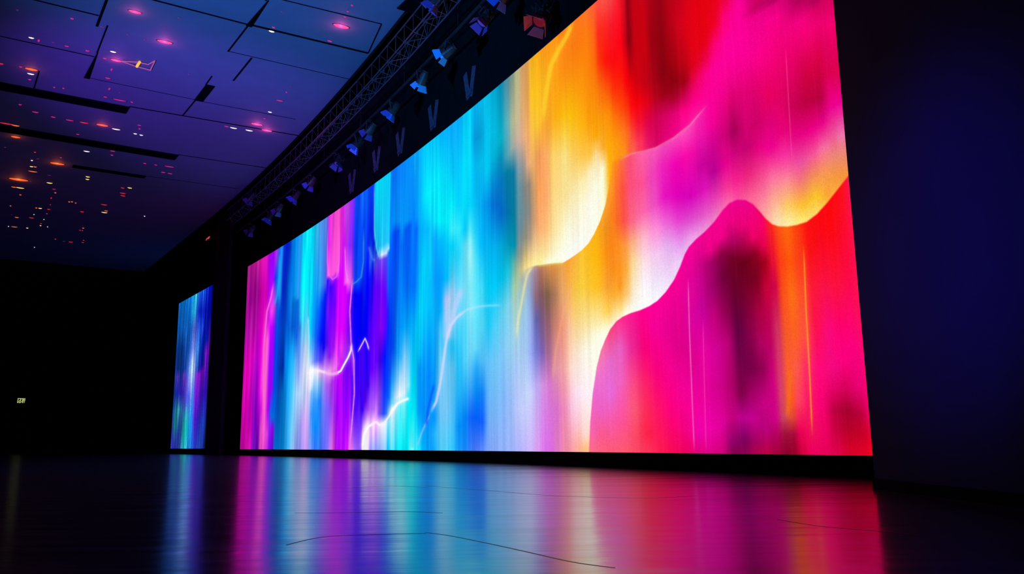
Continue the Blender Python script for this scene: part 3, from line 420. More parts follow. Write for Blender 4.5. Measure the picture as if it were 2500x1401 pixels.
# floor
def floor_material():
    m = bpy.data.materials.new('polished_black_floor'); m.use_nodes = True; nt = m.node_tree; b = nt.nodes['Principled BSDF']
    b.inputs['Base Color'].default_value = (0.022, 0.018, 0.04, 1)
    b.inputs['IOR'].default_value = FLOOR_IOR
    tc = nt.nodes.new('ShaderNodeTexCoord')
    def noise(sx, sy, scale, detail, rot=0.0):
        mp = nt.nodes.new('ShaderNodeMapping'); mp.inputs['Scale'].default_value = (sx, sy, 1); mp.inputs['Rotation'].default_value = (0, 0, rot)
        n = nt.nodes.new('ShaderNodeTexNoise'); n.inputs['Scale'].default_value = scale; n.inputs['Detail'].default_value = detail
        nt.links.new(tc.outputs['Object'], mp.inputs['Vector']); nt.links.new(mp.outputs['Vector'], n.inputs['Vector']); return n
    n1 = noise(.16, 1, 1.3, 3, .12)        # long gentle swells of the laid sheets
    n2 = noise(.10, 1.0, 7, 4, -.05)
    n3 = noise(1, 1, 160, 2)               # fine grain
    bp1 = nt.nodes.new('ShaderNodeBump'); bp1.inputs['Distance'].default_value = .02; bp1.inputs['Strength'].default_value = .4
    bp2 = nt.nodes.new('ShaderNodeBump'); bp2.inputs['Distance'].default_value = .003; bp2.inputs['Strength'].default_value = .5
    bp3 = nt.nodes.new('ShaderNodeBump'); bp3.inputs['Distance'].default_value = .0006; bp3.inputs['Strength'].default_value = .12
    nt.links.new(n1.outputs['Fac'], bp1.inputs['Height']); nt.links.new(n2.outputs['Fac'], bp2.inputs['Height']); nt.links.new(n3.outputs['Fac'], bp3.inputs['Height'])
    nt.links.new(bp1.outputs['Normal'], bp2.inputs['Normal']); nt.links.new(bp2.outputs['Normal'], bp3.inputs['Normal'])
    nt.links.new(bp3.outputs['Normal'], b.inputs['Normal'])
    r = nt.nodes.new('ShaderNodeMapRange'); r.inputs['From Min'].default_value = .3; r.inputs['From Max'].default_value = .7
    r.inputs['To Min'].default_value = FLOOR_R0; r.inputs['To Max'].default_value = FLOOR_R1
    nt.links.new(n2.outputs['Fac'], r.inputs['Value']); nt.links.new(r.outputs['Result'], b.inputs['Roughness'])
    return m
M_floor = floor_material()

# ---------------------------------------------------------------- the picture on the LED walls
def parse_cols(txt):
    ws, cs = [], []
    for ln in txt.strip().splitlines():
        p = ln.split(); ws.append(float(p[0])); cs.append([(float(q.split(':')[0]), hexrgb(q.split(':')[1])) for q in p[1:]])
    return np.array(ws), cs

def eval_cols(txt, w, t):
    ws, cs = parse_cols(txt)
    G = np.zeros((len(ws), len(t), 3))
    for i, st in enumerate(cs):
        ts = np.array([s[0] for s in st]); c = np.array([s[1] for s in st])
        for k in range(3): G[i, :, k] = np.interp(t, ts, c[:, k])
    idx = np.clip(np.searchsorted(ws, w) - 1, 0, len(ws) - 2)
    fr = np.clip((w - ws[idx]) / np.maximum(ws[idx + 1] - ws[idx], 1e-6), 0, 1)
    fr = .5 * fr + .5 * (fr * fr * (3 - 2 * fr))
    return G[idx] * (1 - fr)[:, None, None] + G[idx + 1] * fr[:, None, None]

WPX = 1697.0
def curve_pts(txt, aspect):
    p = np.array([[float(x) for x in q.split(',')] for q in txt.split()]); return p

def seg_dist(P, Q, Xw, Tw):
    """distance of grid points to a segment, metric: w*WPX across, t*local height up"""
    dx, dy = Q[0] - P[0], Q[1] - P[1]; L = dx * dx + dy * dy + 1e-9
    k = np.clip(((Xw - P[0]) * dx + (Tw - P[1]) * dy) / L, 0, 1)
    return np.hypot(Xw - P[0] - k * dx, Tw - P[1] - k * dy), k

def picture(nw, ntt):
    w = np.linspace(0, 1, nw); t = np.linspace(0, 1, ntt)
    ydep = np.interp(w, np.linspace(0, 1, len(YKNOT)), YKNOT)
    hh = 7.08 * 2070 / ydep                                   # apparent height of a column of the picture
    X = (w * WPX)[:, None] + np.zeros((1, ntt)); T = t[None, :] * hh[:, None]
    def hat(wv): return 7.08 * 2070 / np.interp(wv, np.linspace(0, 1, len(YKNOT)), YKNOT)
    main = eval_cols(COLS_MAIN, w, t); up = eval_cols(COLS_UPPER, w, t); low = eval_cols(COLS_LOWER, w, t)
    def mask(txt):
        p = curve_pts(txt, 1); px = p[:, 0] * WPX; py = p[:, 1] * hat(p[:, 0])
        best = np.full(X.shape, 1e9); soft = np.ones(X.shape); side = np.zeros(X.shape)
        for i in range(len(p) - 1):
            P, Q = (px[i], py[i]), (px[i + 1], py[i + 1])
            d, k = seg_dist(P, Q, X, T)
            cr = (Q[0] - P[0]) * (T - P[1]) - (Q[1] - P[1]) * (X - P[0])
            b = d < best - 1e-9
            same = np.abs(d - best) <= 1e-6
            # at a shared vertex keep the side of the sharper reading
            best = np.where(b, d, best); side = np.where(b, np.sign(cr), side); soft = np.where(b, p[i, 2] * (1 - k) + p[i + 1, 2] * k, soft)
        side = np.where(T > np.interp(X, px, py), 1.0, -1.0)
        soft = np.maximum(soft, np.interp(X / WPX, [0, .6, 1], [1.2, 2.0, 3.2]))
        v = np.clip(.5 + side * best / (2 * soft), 0, 1)
        return v * v * (3 - 2 * v)
    mu = mask(EDGE_UPPER)[..., None]; ml = mask(EDGE_LOWER)[..., None]       # above the curves
    p0 = float(EDGE_UPPER.split()[0].split(',')[0])
    gate = np.clip((w - p0) / .006, 0, 1)[:, None, None]
    C = main * (1 - mu * gate) + up * (mu * gate)
    pl = float(EDGE_LOWER.split()[0].split(',')[0])
    lo = (1 - ml) * (w >= pl - .0012)[:, None, None]
    C = C * (1 - lo) + low * lo
    # fine vertical streaks
    def n1(freq, seed, tl):
        r = np.random.default_rng(seed); n = int(freq) + 3; ly = r.random((n, tl))
        a = w * freq; i = a.astype(int); f = a - i; f = f * f * (3 - 2 * f)
        g = ly[i] * (1 - f)[:, None] + ly[i + 1] * f[:, None]
        b = t * (tl - 1); j = np.minimum(b.astype(int), tl - 2); h = b - j; h = h * h * (3 - 2 * h)
        return g[:, j] * (1 - h)[None, :] + g[:, j + 1] * h[None, :] - .5
    st = .5 * n1(560, 1, 5) + .35 * n1(260, 2, 4) + .35 * n1(110, 3, 4)
    amp = np.interp(w, [0, .15, .25, .4, .55, .62, 1], [.34, .32, .22, .11, .08, .045, .04])[:, None]
    C = C * (1 + amp * st)[..., None]
    C = C + (np.maximum(n1(330, 9, 4), .2) - .2)[..., None] * amp[..., None] * .9
    for ln in STROKES.strip().splitlines():
        q = ln.split(); col = np.array(hexrgb(q[0])); wd = float(q[1]); sg = float(q[2])
        P = np.array([[float(v) for v in z.split(',')] for z in q[3:]]); px = P[:, 0] * WPX; py = P[:, 1] * hat(P[:, 0])
        i0 = max(0, int((px.min() - 6 * wd) / WPX * nw)); i1 = min(nw, int((px.max() + 6 * wd) / WPX * nw) + 2)
        best = np.full((i1 - i0, ntt), 1e9)
        tot = len(P) - 1; al = np.zeros(best.shape)
        for i in range(tot):
            d, k = seg_dist((px[i], py[i]), (px[i + 1], py[i + 1]), X[i0:i1], T[i0:i1])
            b = d < best; best = np.where(b, d, best); al = np.where(b, (i + k) / tot, al)
        g = np.exp(-(best / wd) ** 2) + .22 * np.exp(-(best / (3.2 * wd)) ** 2)
        g = np.clip(g, 0, 1) * sg * np.clip(np.minimum(al, 1 - al) * 9 + .12, 0, 1)
        C[i0:i1] = C[i0:i1] * (1 - g[..., None]) + col * g[..., None]
    return w, t, np.clip(C, 0, 1)

def grid_mesh(name, P, C, uv, m, parent):
    nw, ntt = P.shape[:2]
    me = bpy.data.meshes.new(name); n = nw * ntt
    me.vertices.add(n); me.vertices.foreach_set('co', P.reshape(-1).astype(np.float32))
    i = np.arange(nw - 1)[:, None] * ntt + np.arange(ntt - 1)[None, :]
    F = np.stack([i, i + ntt, i + ntt + 1, i + 1], -1).reshape(-1, 4)
    me.loops.add(F.size); me.loops.foreach_set('vertex_index', F.reshape(-1).astype(np.int32))
    me.polygons.add(len(F)); me.polygons.foreach_set('loop_start', (np.arange(len(F)) * 4).astype(np.int32))
    try: me.polygons.foreach_set('loop_total', np.full(len(F), 4, np.int32))
    except Exception: pass
    me.update(calc_edges=True)
    a = me.color_attributes.new('picture', 'FLOAT_COLOR', 'POINT')
    L = np.ones((n, 4), np.float32); L[:, :3] = lin(C.reshape(-1, 3)); a.data.foreach_set('color', L.reshape(-1))
    u = me.uv_layers.new(name='UVMap'); u.data.foreach_set('uv', uv.reshape(-1, 2)[F.reshape(-1)].reshape(-1).astype(np.float32))
    me.polygons.foreach_set('use_smooth', np.ones(len(F), bool))
    me.materials.append(m)
    o = bpy.data.objects.new(name, me); COL.objects.link(o)
    if parent: o.parent = parent
    return o

# ---- main curved LED wall
NW, NT = 1400, 640
w, t, C = picture(NW, NT)
yy = np.interp(w, np.linspace(0, 1, len(YKNOT)), YKNOT)
# exact: re-derive depth so that the spacing is smooth
kn = np.linspace(0, 1, len(YKNOT)); lg = np.log(YKNOT)
def smooth_interp(x, xp, fp):
    d = np.gradient(fp, xp); i = np.clip(np.searchsorted(xp, x) - 1, 0, len(xp) - 2); h = xp[i + 1] - xp[i]; s = (x - xp[i]) / h
    return (2*s**3-3*s**2+1)*fp[i] + (s**3-2*s**2+s)*h*d[i] + (-2*s**3+3*s**2)*fp[i+1] + (s**3-s**2)*h*d[i+1]
yy = np.exp(smooth_interp(w, kn, lg))
xx = XS(yy)
P = np.zeros((NW, NT, 3)); P[..., 0] = xx[:, None]; P[..., 1] = yy[:, None]; P[..., 2] = HB + (HT - HB) * t[None, :]
arc = np.concatenate([[0], np.cumsum(np.hypot(np.diff(xx), np.diff(yy)))])
UV = np.zeros((NW, NT, 2)); UV[..., 0] = arc[:, None]; UV[..., 1] = (HB + (HT - HB) * t)[None, :]
M_led = screen_material('led_wall_picture', 110, 110, GRAIN, 0)
scr = empty('led_video_wall', (XS(20), 20, 0))
tag(scr, 'huge curved LED video wall showing flowing cyan, orange and magenta colour waves', 'screen')
def par(o, root):
    o.parent = root; o.location = -Vector(root.location) if False else o.location
    o.matrix_parent_inverse = Matrix.Translation(-Vector(root.location)); return o
g = grid_mesh('display_panel', P, C, UV, M_led, None); par(g, scr)
tag(g, 'glowing curved picture surface')
def ribbon(name, m, y0, y1, d0, d1, z0, z1, n=60, parent=None, gap=None):
    b = MB(); ys = [y0 + (y1 - y0) * k / n for k in range(n + 1)]
    vs = []
    for y in ys:
        p, q = off(y, d0), off(y, d1); vs += [(p.x, p.y, z0), (q.x, q.y, z0), (q.x, q.y, z1), (p.x, p.y, z1)]
    fs = []
    for k in range(n):
        for e in range(4): fs.append((4 * k + e, 4 * k + (e + 1) % 4, 4 * k + 4 + (e + 1) % 4, 4 * k + 4 + e))
    fs += [(3, 2, 1, 0), (4 * n, 4 * n + 1, 4 * n + 2, 4 * n + 3)]
    o = b.add(vs, fs).build(name, m)
    if parent: par(o, parent)
    return o
ribbon('cabinet_back', M_black, 7.6, 32.74, -.012, -.11, HB - .005, HT + .005, parent=scr)
ribbon('top_frame', M_trimd, 7.6, 32.76, -.005, -.012, HT - .0, HT + .02, parent=scr)

# ---- smaller flat LED wall further back
S0 = Vector((-16.503, 41.43)); S1 = Vector((-13.053, 36.424)); sn = Vector(((S1 - S0).y, -(S1 - S0).x)).normalized()
if sn.x > 0: sn = -sn
nw2, nt2 = 260, 260
w2 = np.linspace(0, 1, nw2); t2 = np.linspace(0, 1, nt2); C2 = eval_cols(COLS_SIDE, w2, t2)
r_ = np.random.default_rng(21)
lay = r_.random((60, 5)); a_ = w2 * 57; i_ = a_.astype(int); f_ = a_ - i_
gg = lay[i_] * (1 - f_)[:, None] + lay[i_ + 1] * f_[:, None]; b_ = t2 * 3.99; j_ = np.minimum(b_.astype(int), 3); h_ = b_ - j_
st2 = gg[:, j_] * (1 - h_) + gg[:, j_ + 1] * h_ - .5
C2 = np.clip(C2 * (1 + .5 * st2)[..., None] + (np.maximum(st2, .22) - .22)[..., None] * .5, 0, 1)
C2 *= np.clip(np.minimum(1 - w2, 1) * 14 + .35, 0, 1)[:, None, None]
side = empty('led_side_screen', (S0.x, S0.y, 0))
tag(side, 'narrow blue and violet LED screen on the far stage wall left of the big one', 'screen')
P2 = np.zeros((nw2, nt2, 3)); P2[..., 0] = (S0.x + (S1.x - S0.x) * w2)[:, None]; P2[..., 1] = (S0.y + (S1.y - S0.y) * w2)[:, None]; P2[..., 2] = .25 + 7.05 * t2[None, :]
UV2 = np.zeros((nw2, nt2, 2)); UV2[..., 0] = (w2 * (S1 - S0).length)[:, None]; UV2[..., 1] = (7.05 * t2)[None, :]
g2 = grid_mesh('display_panel', P2, C2, UV2, screen_material('led_side_picture', 60, 60, .45, 0), None); par(g2, side)
tag(g2, 'blue streaked picture surface')
b = MB(); vs = []
for z in (.245, 7.305):
    for p in (S0 - sn * .01, S1 - sn * .01, S1 - sn * .09, S0 - sn * .09): vs.append((p.x, p.y, z))
b.add(vs, [(3, 2, 1, 0), (4, 5, 6, 7), (0, 1, 5, 4), (1, 2, 6, 5), (2, 3, 7, 6), (3, 0, 4, 7)])
par(b.build('cabinet_back', M_black), side)

# ---------------------------------------------------------------- setting
XL, YF, YB = -46.0, 61.0, -9.0
fl = struct(MB().box(((XL + 5) / 2, (YF + YB) / 2, -.1), ((5 - XL) / 2, (YF - YB) / 2, .1)).build('floor', M_floor))
wa = struct(MB().box(((XL - 29.6) / 2 , YF + .15, 6.0), ((-29.4 - XL) / 2 + .4, .15, 6.0)).build('wall_far', M_far))
struct(MB().box((XL - .15, (YF + YB) / 2, 6), (.15, (YF - YB) / 2, 6)).build('wall_left', M_far))
struct(MB().box(((XL + 5) / 2, YB - .15, 6), ((5 - XL) / 2, .15, 6)).build('wall_rear', M_far))
struct(MB().box(((XL + 5) / 2, (YF + YB) / 2, FLY + .1), ((5 - XL) / 2, (YF - YB) / 2, .1)).build('ceiling_fly_loft', M_black))
# stage wall behind the screens : bulkhead over the big screen, straight wall to the left
struct(ribbon('wall_stage_bulkhead', M_bulk, 6.0, 32.75, -.13, -.4, 0, FLY))
E0 = off(32.75, -.13)
W1 = Vector((E0.x, E0.y)); W2 = S1 - sn * .1; W3 = ab(0, 0) + (S0 - sn * .1) + A2 * 24
b = MB(); poly = [(W1.x, W1.y), (W2.x, W2.y), (W3.x, W3.y), (W3.x - sn.x * .4, W3.y - sn.y * .4), (W1.x - sn.x * .4 + .1, W1.y - sn.y * .4)]
struct(b.prism(poly, 0, FLY).build('wall_stage_left', M_far))
# low black bases under both screens
struct(ribbon('trim_screen_plinth', M_plinth, 7.0, 32.76, .0, -.12, 0, HB - .006))
b = MB(); q = [S0, S1, S1 - sn * .1, S0 - sn * .1]; struct(b.prism([(v.x, v.y) for v in q], 0, .24).build('trim_side_plinth', M_plinth))
# pilaster between the two screens
p0 = S1 + Vector((.12, -.14)); p1 = p0 + (off(32.76, 0) - S1) * .42
pn = Vector((-(p1 - p0).y, (p1 - p0).x)).normalized()
if pn.x > 0: pn = -pn
b = MB(); b.prism([(p0.x + pn.x * .05, p0.y + pn.y * .05), (p1.x + pn.x * .05, p1.y + pn.y * .05), (p1.x - pn.x * .2, p1.y - pn.y * .2), (p0.x - pn.x * .2, p0.y - pn.y * .2)], 0, FLY)
struct(b.build('trim_pilaster', M_pil))
# right wall with its black skirting
struct(MB().box((3.9, (YB + 6.66) / 2, 6), (1.14, (6.66 - YB) / 2, 6)).build('wall_right', M_wallr))
struct(MB().box((2.755, (YB + 6.665) / 2, .042), (.012, (6.665 - YB) / 2 + .003, .042)).build('baseboard_right', M_plinth))
struct(MB().box((2.742, (YB + 6.66) / 2, .003), (.008, (6.66 - YB) / 2, .003)).build('trim_floor_edge', M_black))

# ceiling of large flat panels: outline follows the stage curve
edge = [off(y, 1.6) for y in np.linspace(5.2, 32.6, 40)]
last = edge[-1]; k = (YF - last.y) / A2.y; far = last + A2 * k
# from here back the ceiling is coloured black for the fading light
AE = 45.0
def cut(p, q):
    t_ = (AE - p.dot(A2)) / (q - p).dot(A2); return p + (q - p) * t_
m_r = cut(last, far); m_l = cut(Vector((XL, YB)), Vector((XL, YF))) if (Vector((XL, YF)).dot(A2) > AE > Vector((XL, YB)).dot(A2)) else None
left_top = ab(AE, -60); k2 = (XL - m_r.x) / (left_top.x - m_r.x); m_l = m_r + (left_top - m_r) * k2
poly = [(p.x, p.y) for p in edge] + [(m_r.x, m_r.y), (m_l.x, m_l.y), (XL, YB), (edge[0].x - .2, YB)]
struct(MB().prism(poly, CEIL, CEIL + .08).build('ceiling', M_ceil))
struct(MB().prism([(m_r.x, m_r.y), (far.x, far.y), (XL, YF), (m_l.x, m_l.y)], CEIL, CEIL + .08).build('ceiling_rear', M_black))
# fascia closing the ceiling edge
b = MB(); pts = edge + [far]; vs = []
for i, p in enumerate(pts):
    d = (pts[min(i + 1, len(pts) - 1)] - pts[max(i - 1, 0)]).normalized(); n = Vector((d.y, -d.x))
    if n.x < 0: n = -n
    vs += [(p.x, p.y, CEIL - .012), (p.x + n.x * .06, p.y + n.y * .06, CEIL - .012), (p.x + n.x * .06, p.y + n.y * .06, FLY), (p.x, p.y, FLY)]
fs = []
for i in range(len(pts) - 1):
    for e in range(4): fs.append((4 * i + e, 4 * i + (e + 1) % 4, 4 * i + 4 + (e + 1) % 4, 4 * i + 4 + e))
struct(b.add(vs, fs).build('trim_ceiling_edge', M_black))
# shadow gaps between the ceiling panels (a = along the hall, b = across)
def seam(a0, b0, a1, b1, wd, wd1=None):
    p, q = ab(a0, b0), ab(a1, b1); d = (q - p).normalized(); n = Vector((-d.y, d.x)); wd1 = wd if wd1 is None else wd1
    return [(p.x + n.x * wd / 2, p.y + n.y * wd / 2), (q.x + n.x * wd1 / 2, q.y + n.y * wd1 / 2), (q.x - n.x * wd1 / 2, q.y - n.y * wd1 / 2), (p.x - n.x * wd / 2, p.y - n.y * wd / 2)]
SEAMS = [(16.6, 2.09, 16.6, 4.73, .05), (16.58, 4.75, 16.47, 7.38, .07), (17.83, -2.5, 17.85, 2.08, .045), (19.93, -3, 19.93, 2.3, .035),
 (18.05, 4.72, 17.98, 7.9, .018), (21.22, 2.3, 21.22, 4.8, .018), (21.25, 5.0, 21.15, 7.4, .018), (22.57, 3.5, 22.26, 8.6, .05), (25.76, 5.44, 25.6, 8.2, .04), (15.25, 4.73, 15.08, 7.05, .03),
 (14, 2.08, 18.37, 2.12, .05), (18.2, 2.3, 19.7, 2.32, .03), (13.2, 4.7, 15.45, 4.72, .03), (16.6, 4.74, 18.07, 4.73, .035), (18.1, 5.27, 19.56, 5.28, .04),
 (19.56, 4.78, 20.15, 4.79, .03), (21.2, 4.82, 22.5, 4.8, .035), (21.42, 1.35, 22.6, 1.35, .03), (16.47, 7.38, 15.1, 7.05, .025), (23.1, -1, 25.8, -1, .03), (28.45, 5.1, 28.3, 8, .02)]
for i, s in enumerate(SEAMS):
    struct(MB().prism(seam(*s), CEIL - .006, CEIL + .004).build('trim_ceiling_seam', M_seam))
# dark recess slots: shallow troughs with a lip and baffles
def slot(a0, a1, b0, b1, label, taper=None):
    c = ab((a0 + a1) / 2, (b0 + b1) / 2); t_ = empty('ceiling_slot', (c.x, c.y, CEIL))
    tag(t_, label, 'ceiling slot', 'dark slots cut between the ceiling panels')
    rz = math.atan2(B2.y, B2.x); t_.rotation_euler = (0, 0, rz)
    L, W = (b1 - b0) / 2, (a1 - a0) / 2
    w0, w1 = (W, W) if taper is None else taper
    MB().add([(-L, -w0, -.014), (L, -w0 if L > W else -w0, -.014), (L, w0, -.014), (-L, w0, -.014), (-L, -w0, .02), (L, -w0, .02), (L, w0, .02), (-L, w0, .02)],
             [(3, 2, 1, 0), (4, 5, 6, 7), (0, 1, 5, 4), (1, 2, 6, 5), (2, 3, 7, 6), (3, 0, 4, 7)]).build('recess', M_seam, t_)
    if min(W, L) > .11:
        fr = MB()
        for sgn in (-1, 1):
            fr.box((0, sgn * W, -.012), (L, .008, .01)); fr.box((sgn * L, 0, -.012), (.008, W, .01))
        fr.build('lip', M_black, t_)
    return t_
slot(22.6, 23.1, -6, 3.51, 'longest and widest dark ceiling slot running in from the left frame edge')
slot(25.78, 26.3, -6, 5.45, 'second long dark ceiling slot just beyond the widest one')
slot(28.44, 28.7, 2.95, 5.05, 'short farthest dark ceiling slot in the dim violet part')
slot(20.12, 21.25, 4.79, 5.0, 'small dark parallelogram slot alone in the violet middle of the ceiling')
slot(13.8, 14.3, 7.02, 7.5, 'dark square notch beside the truss at the top of the ceiling')
def wedge(a0, a1, b0, w0, w1, label):
    o = MB().prism([tuple(ab(a0, b0 - w0)), tuple(ab(a0, b0 + w0)), tuple(ab(a1, b0 + w1)), tuple(ab(a1, b0 - w1))], CEIL - .014, CEIL + .01).build('ceiling_slot', M_seam)
    tag(o, label, 'ceiling slot', 'dark slots cut between the ceiling panels')
wedge(19.65, 21.27, 2.33, .008, .06, 'narrow wedge shaped ceiling slot on the left above the long slots')
wedge(15.4, 16.66, 4.76, .008, .06, 'narrow wedge shaped ceiling slot near the top middle of the ceiling')

# ---------------------------------------------------------------- fixture reflections in the ceiling, built as small glowing domes
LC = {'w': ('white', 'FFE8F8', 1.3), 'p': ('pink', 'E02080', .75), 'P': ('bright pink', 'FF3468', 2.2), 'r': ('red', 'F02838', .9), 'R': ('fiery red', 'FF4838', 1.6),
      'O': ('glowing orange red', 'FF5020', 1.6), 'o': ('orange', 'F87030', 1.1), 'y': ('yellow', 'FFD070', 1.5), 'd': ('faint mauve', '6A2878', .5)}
LM = {k: glow('ceiling_reflection_' + k, v[1], v[2]) for k, v in LC.items()}
M_bez = mat('dark_rim', (.02, .012, .02), .6, noise=.2)
ORD = ['leftmost', 'second from left', 'third from left', 'fourth from left', 'fifth from left', 'sixth from left', 'seventh from left', 'eighth from left', 'ninth from left', 'tenth from left', 'eleventh from left', 'twelfth from left']
protos = {}
bd = math.atan2(B2.y, B2.x)
for where, rows in CEIL_REFLECTIONS:
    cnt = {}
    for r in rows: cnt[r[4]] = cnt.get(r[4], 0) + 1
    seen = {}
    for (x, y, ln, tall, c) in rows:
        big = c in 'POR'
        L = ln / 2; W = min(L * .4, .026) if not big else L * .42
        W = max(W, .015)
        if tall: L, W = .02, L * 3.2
        o = empty('ceiling_reflection', (x, y, CEIL), (0, 0, bd))
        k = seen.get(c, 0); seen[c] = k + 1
        pos = 'the only %s ceiling reflection' % LC[c][0] if cnt[c] == 1 else '%s of the %s ceiling reflections' % (ORD[min(k, 11)] if k < cnt[c] - 1 else 'rightmost', LC[c][0])
        tag(o, '%s %s' % (pos, where), 'ceiling lamp', 'small reflections dotted over the ceiling')
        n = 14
        lens = MB()  # glowing dome that stands for the reflection
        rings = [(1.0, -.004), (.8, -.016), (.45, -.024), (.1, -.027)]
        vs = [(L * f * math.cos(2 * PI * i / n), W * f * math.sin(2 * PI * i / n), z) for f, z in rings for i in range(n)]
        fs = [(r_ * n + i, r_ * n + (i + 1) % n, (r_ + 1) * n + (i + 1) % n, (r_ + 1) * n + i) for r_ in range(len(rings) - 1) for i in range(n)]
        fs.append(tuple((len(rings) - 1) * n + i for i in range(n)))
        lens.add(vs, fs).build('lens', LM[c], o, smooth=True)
        if ln > .09:  # dark rim added round the larger reflections
            bz = MB(); vs = []
            for f, z in ((1.0, 0), (1.0, -.008), (1.12, -.006), (1.15, 0)):
                vs += [(L * f * math.cos(2 * PI * i / n), W * f * math.sin(2 * PI * i / n), z) for i in range(n)]
            fs = [(r_ * n + i, r_ * n + (i + 1) % n, ((r_ + 1) % 4) * n + (i + 1) % n, ((r_ + 1) % 4) * n + i) for r_ in range(4) for i in range(n)]
            bz.add(vs, fs).build('spot_rim', M_bez, o)
        if big:  # added point light casts a halo round the big reflections
            ld = bpy.data.lights.new('added_halo_light', 'POINT'); ld.energy = (10 if c == 'P' else 5) * (ln ** 1.3) * HALO; ld.shadow_soft_size = .05
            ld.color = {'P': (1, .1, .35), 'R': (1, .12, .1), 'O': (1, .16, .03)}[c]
            lo = bpy.data.objects.new('added_halo_light', ld); COL.objects.link(lo); lo.parent = o; lo.location = (0, 0, -.12)

# a small lit rectangle of thin tubes under the left panels
bf = empty('light_frame', (BAR[0][0], BAR[0][1], CEIL)); tag(bf, 'thin glowing pink outline with a yellow bar inside, under the left panels', 'light')
par(MB().path([(q[0], q[1], 8.965) for q in BAR[1:] + [BAR[1]]], .012, 6).build('outline_tube', glow('frame_pink', 'B05890', .8)), bf)
par(MB().path([(q[0], q[1], 8.965) for q in YBAR], .03, 8).build('yellow_bar', glow('frame_yellow', 'E0B040', 1.2)), bf)
par(MB().box((BAR[2][0], BAR[2][1], 8.985), (.02, .02, .015)).build('mount', M_bez), bf)
# joints and lifted edges of the floor sheets
def strip(q0, q1, hw):
    p, q = Vector(q0), Vector(q1); d = (q - p).normalized(); n = Vector((-d.y, d.x)) * hw
    return [tuple(p + n), tuple(q + n), tuple(q - n), tuple(p - n)][::-1]
for ji, J in enumerate(JOINTS):
    b = MB()
    K = [J[0]] + J + [J[-1]]; pts = []
    for i in range(1, len(K) - 2):
        for u in range(8):
            u /= 8; pts.append([.5 * (2 * K[i][c] + (K[i+1][c] - K[i-1][c]) * u + (2 * K[i-1][c] - 5 * K[i][c] + 4 * K[i+1][c] - K[i+2][c]) * u * u + (3 * K[i][c] - K[i-1][c] - 3 * K[i+1][c] + K[i+2][c]) * u ** 3) for c in (0, 1)])
    pts.append(J[-1])
    for (q0, q1) in zip(pts[:-1], pts[1:]):
        b.prism(strip(q0, q1, .004), -.001, .0007)
    struct(b.build('trim_floor_joint', M_joint))

# thin red tubes on the stage wall left of the big screen
def lamp_tube(px, py, pz, L, label):
    t_ = empty('marker_light', (px, py, pz)); tag(t_, label, 'light')
    d = Vector((-A2.x, -A2.y, 0)); p = d * L / 2
    MB().tube(-p, p, .018).build('tube', glow('marker_red', 'F04850', 1.0), t_)
    MB().box((0, 0, -.03), (.03, .03, .012)).build('mount', M_black, t_)
def on_wall(k, z, out=.05):
    p = W2 + (W1 - W2) * k + sn * out; return p.x, p.y, z
lamp_tube(*on_wall(-.14, 9.5, .25), .5, 'thin red marker light above the narrow side screen, the left one')
lamp_tube(*on_wall(.04, 9.25, .5), .5, 'thin red marker light above the narrow side screen, the right one')

# ---------------------------------------------------------------- rigging
def curve_pts3(y0, y1, d, z, n): return [Vector((*off(y0 + (y1 - y0) * i / n, d), z)) for i in range(n + 1)]
tr = empty('lighting_truss', (*off(20, 1.35), 8.45))
tag(tr, 'long box truss of thin steel tubes following the ceiling edge above the screen', 'truss')
TY0, TY1 = 11.0, 31.0
for d_, z_ in ((1.5, 8.47), (1.2, 8.41), (1.5, 8.85), (1.2, 8.8)):
    par(MB().path(curve_pts3(TY0, TY1, d_, z_, 44), .015, 6).build('chord', M_steel), tr)
nb = 44
for i in range(nb):
    ya = TY0 + (TY1 - TY0) * i / nb; yb = TY0 + (TY1 - TY0) * (i + 1) / nb
    a0 = Vector((*off(ya, 1.5), 8.47)); a1 = Vector((*off(yb, 1.5), 8.47)); c0 = Vector((*off(ya, 1.2), 8.41)); c1 = Vector((*off(yb, 1.2), 8.41))
    up = Vector((0, 0, .385)); b = MB()
    b.tube(a0, c0, .0075, 5); b.tube(*((a0, c1) if i % 2 else (c0, a1)), .0075, 5); b.tube(a0, a1 + up, .0075, 5); b.tube(c1, c0 + up, .0075, 5); b.tube(a0, a0 + up, .0075, 5); b.tube(c0, c0 + up, .0075, 5)
    par(b.build('lacing', M_steel), tr)
for i in range(0, nb + 1, 11):
    y = TY0 + (TY1 - TY0) * i / nb; p = off(y, 1.35)
    par(MB().tube((p.x, p.y, 8.8), (p.x, p.y, FLY), .012, 6).build('hanger', M_pipe), tr)

pb = empty('lighting_batten', (*off(20, .9), 8.28)); tag(pb, 'black curved pipe batten carrying the row of stage lamps above the screen', 'pipe')
par(MB().path(curve_pts3(10.0, 31.5, .9, 8.28, 44), .03, 8).build('pipe', M_pipe), pb)
for i in range(9):
    p = off(10.5 + 2.6 * i, .9); par(MB().tube((p.x, p.y, 8.28), (p.x, p.y, FLY), .01, 5).build('hanger', M_pipe), pb)

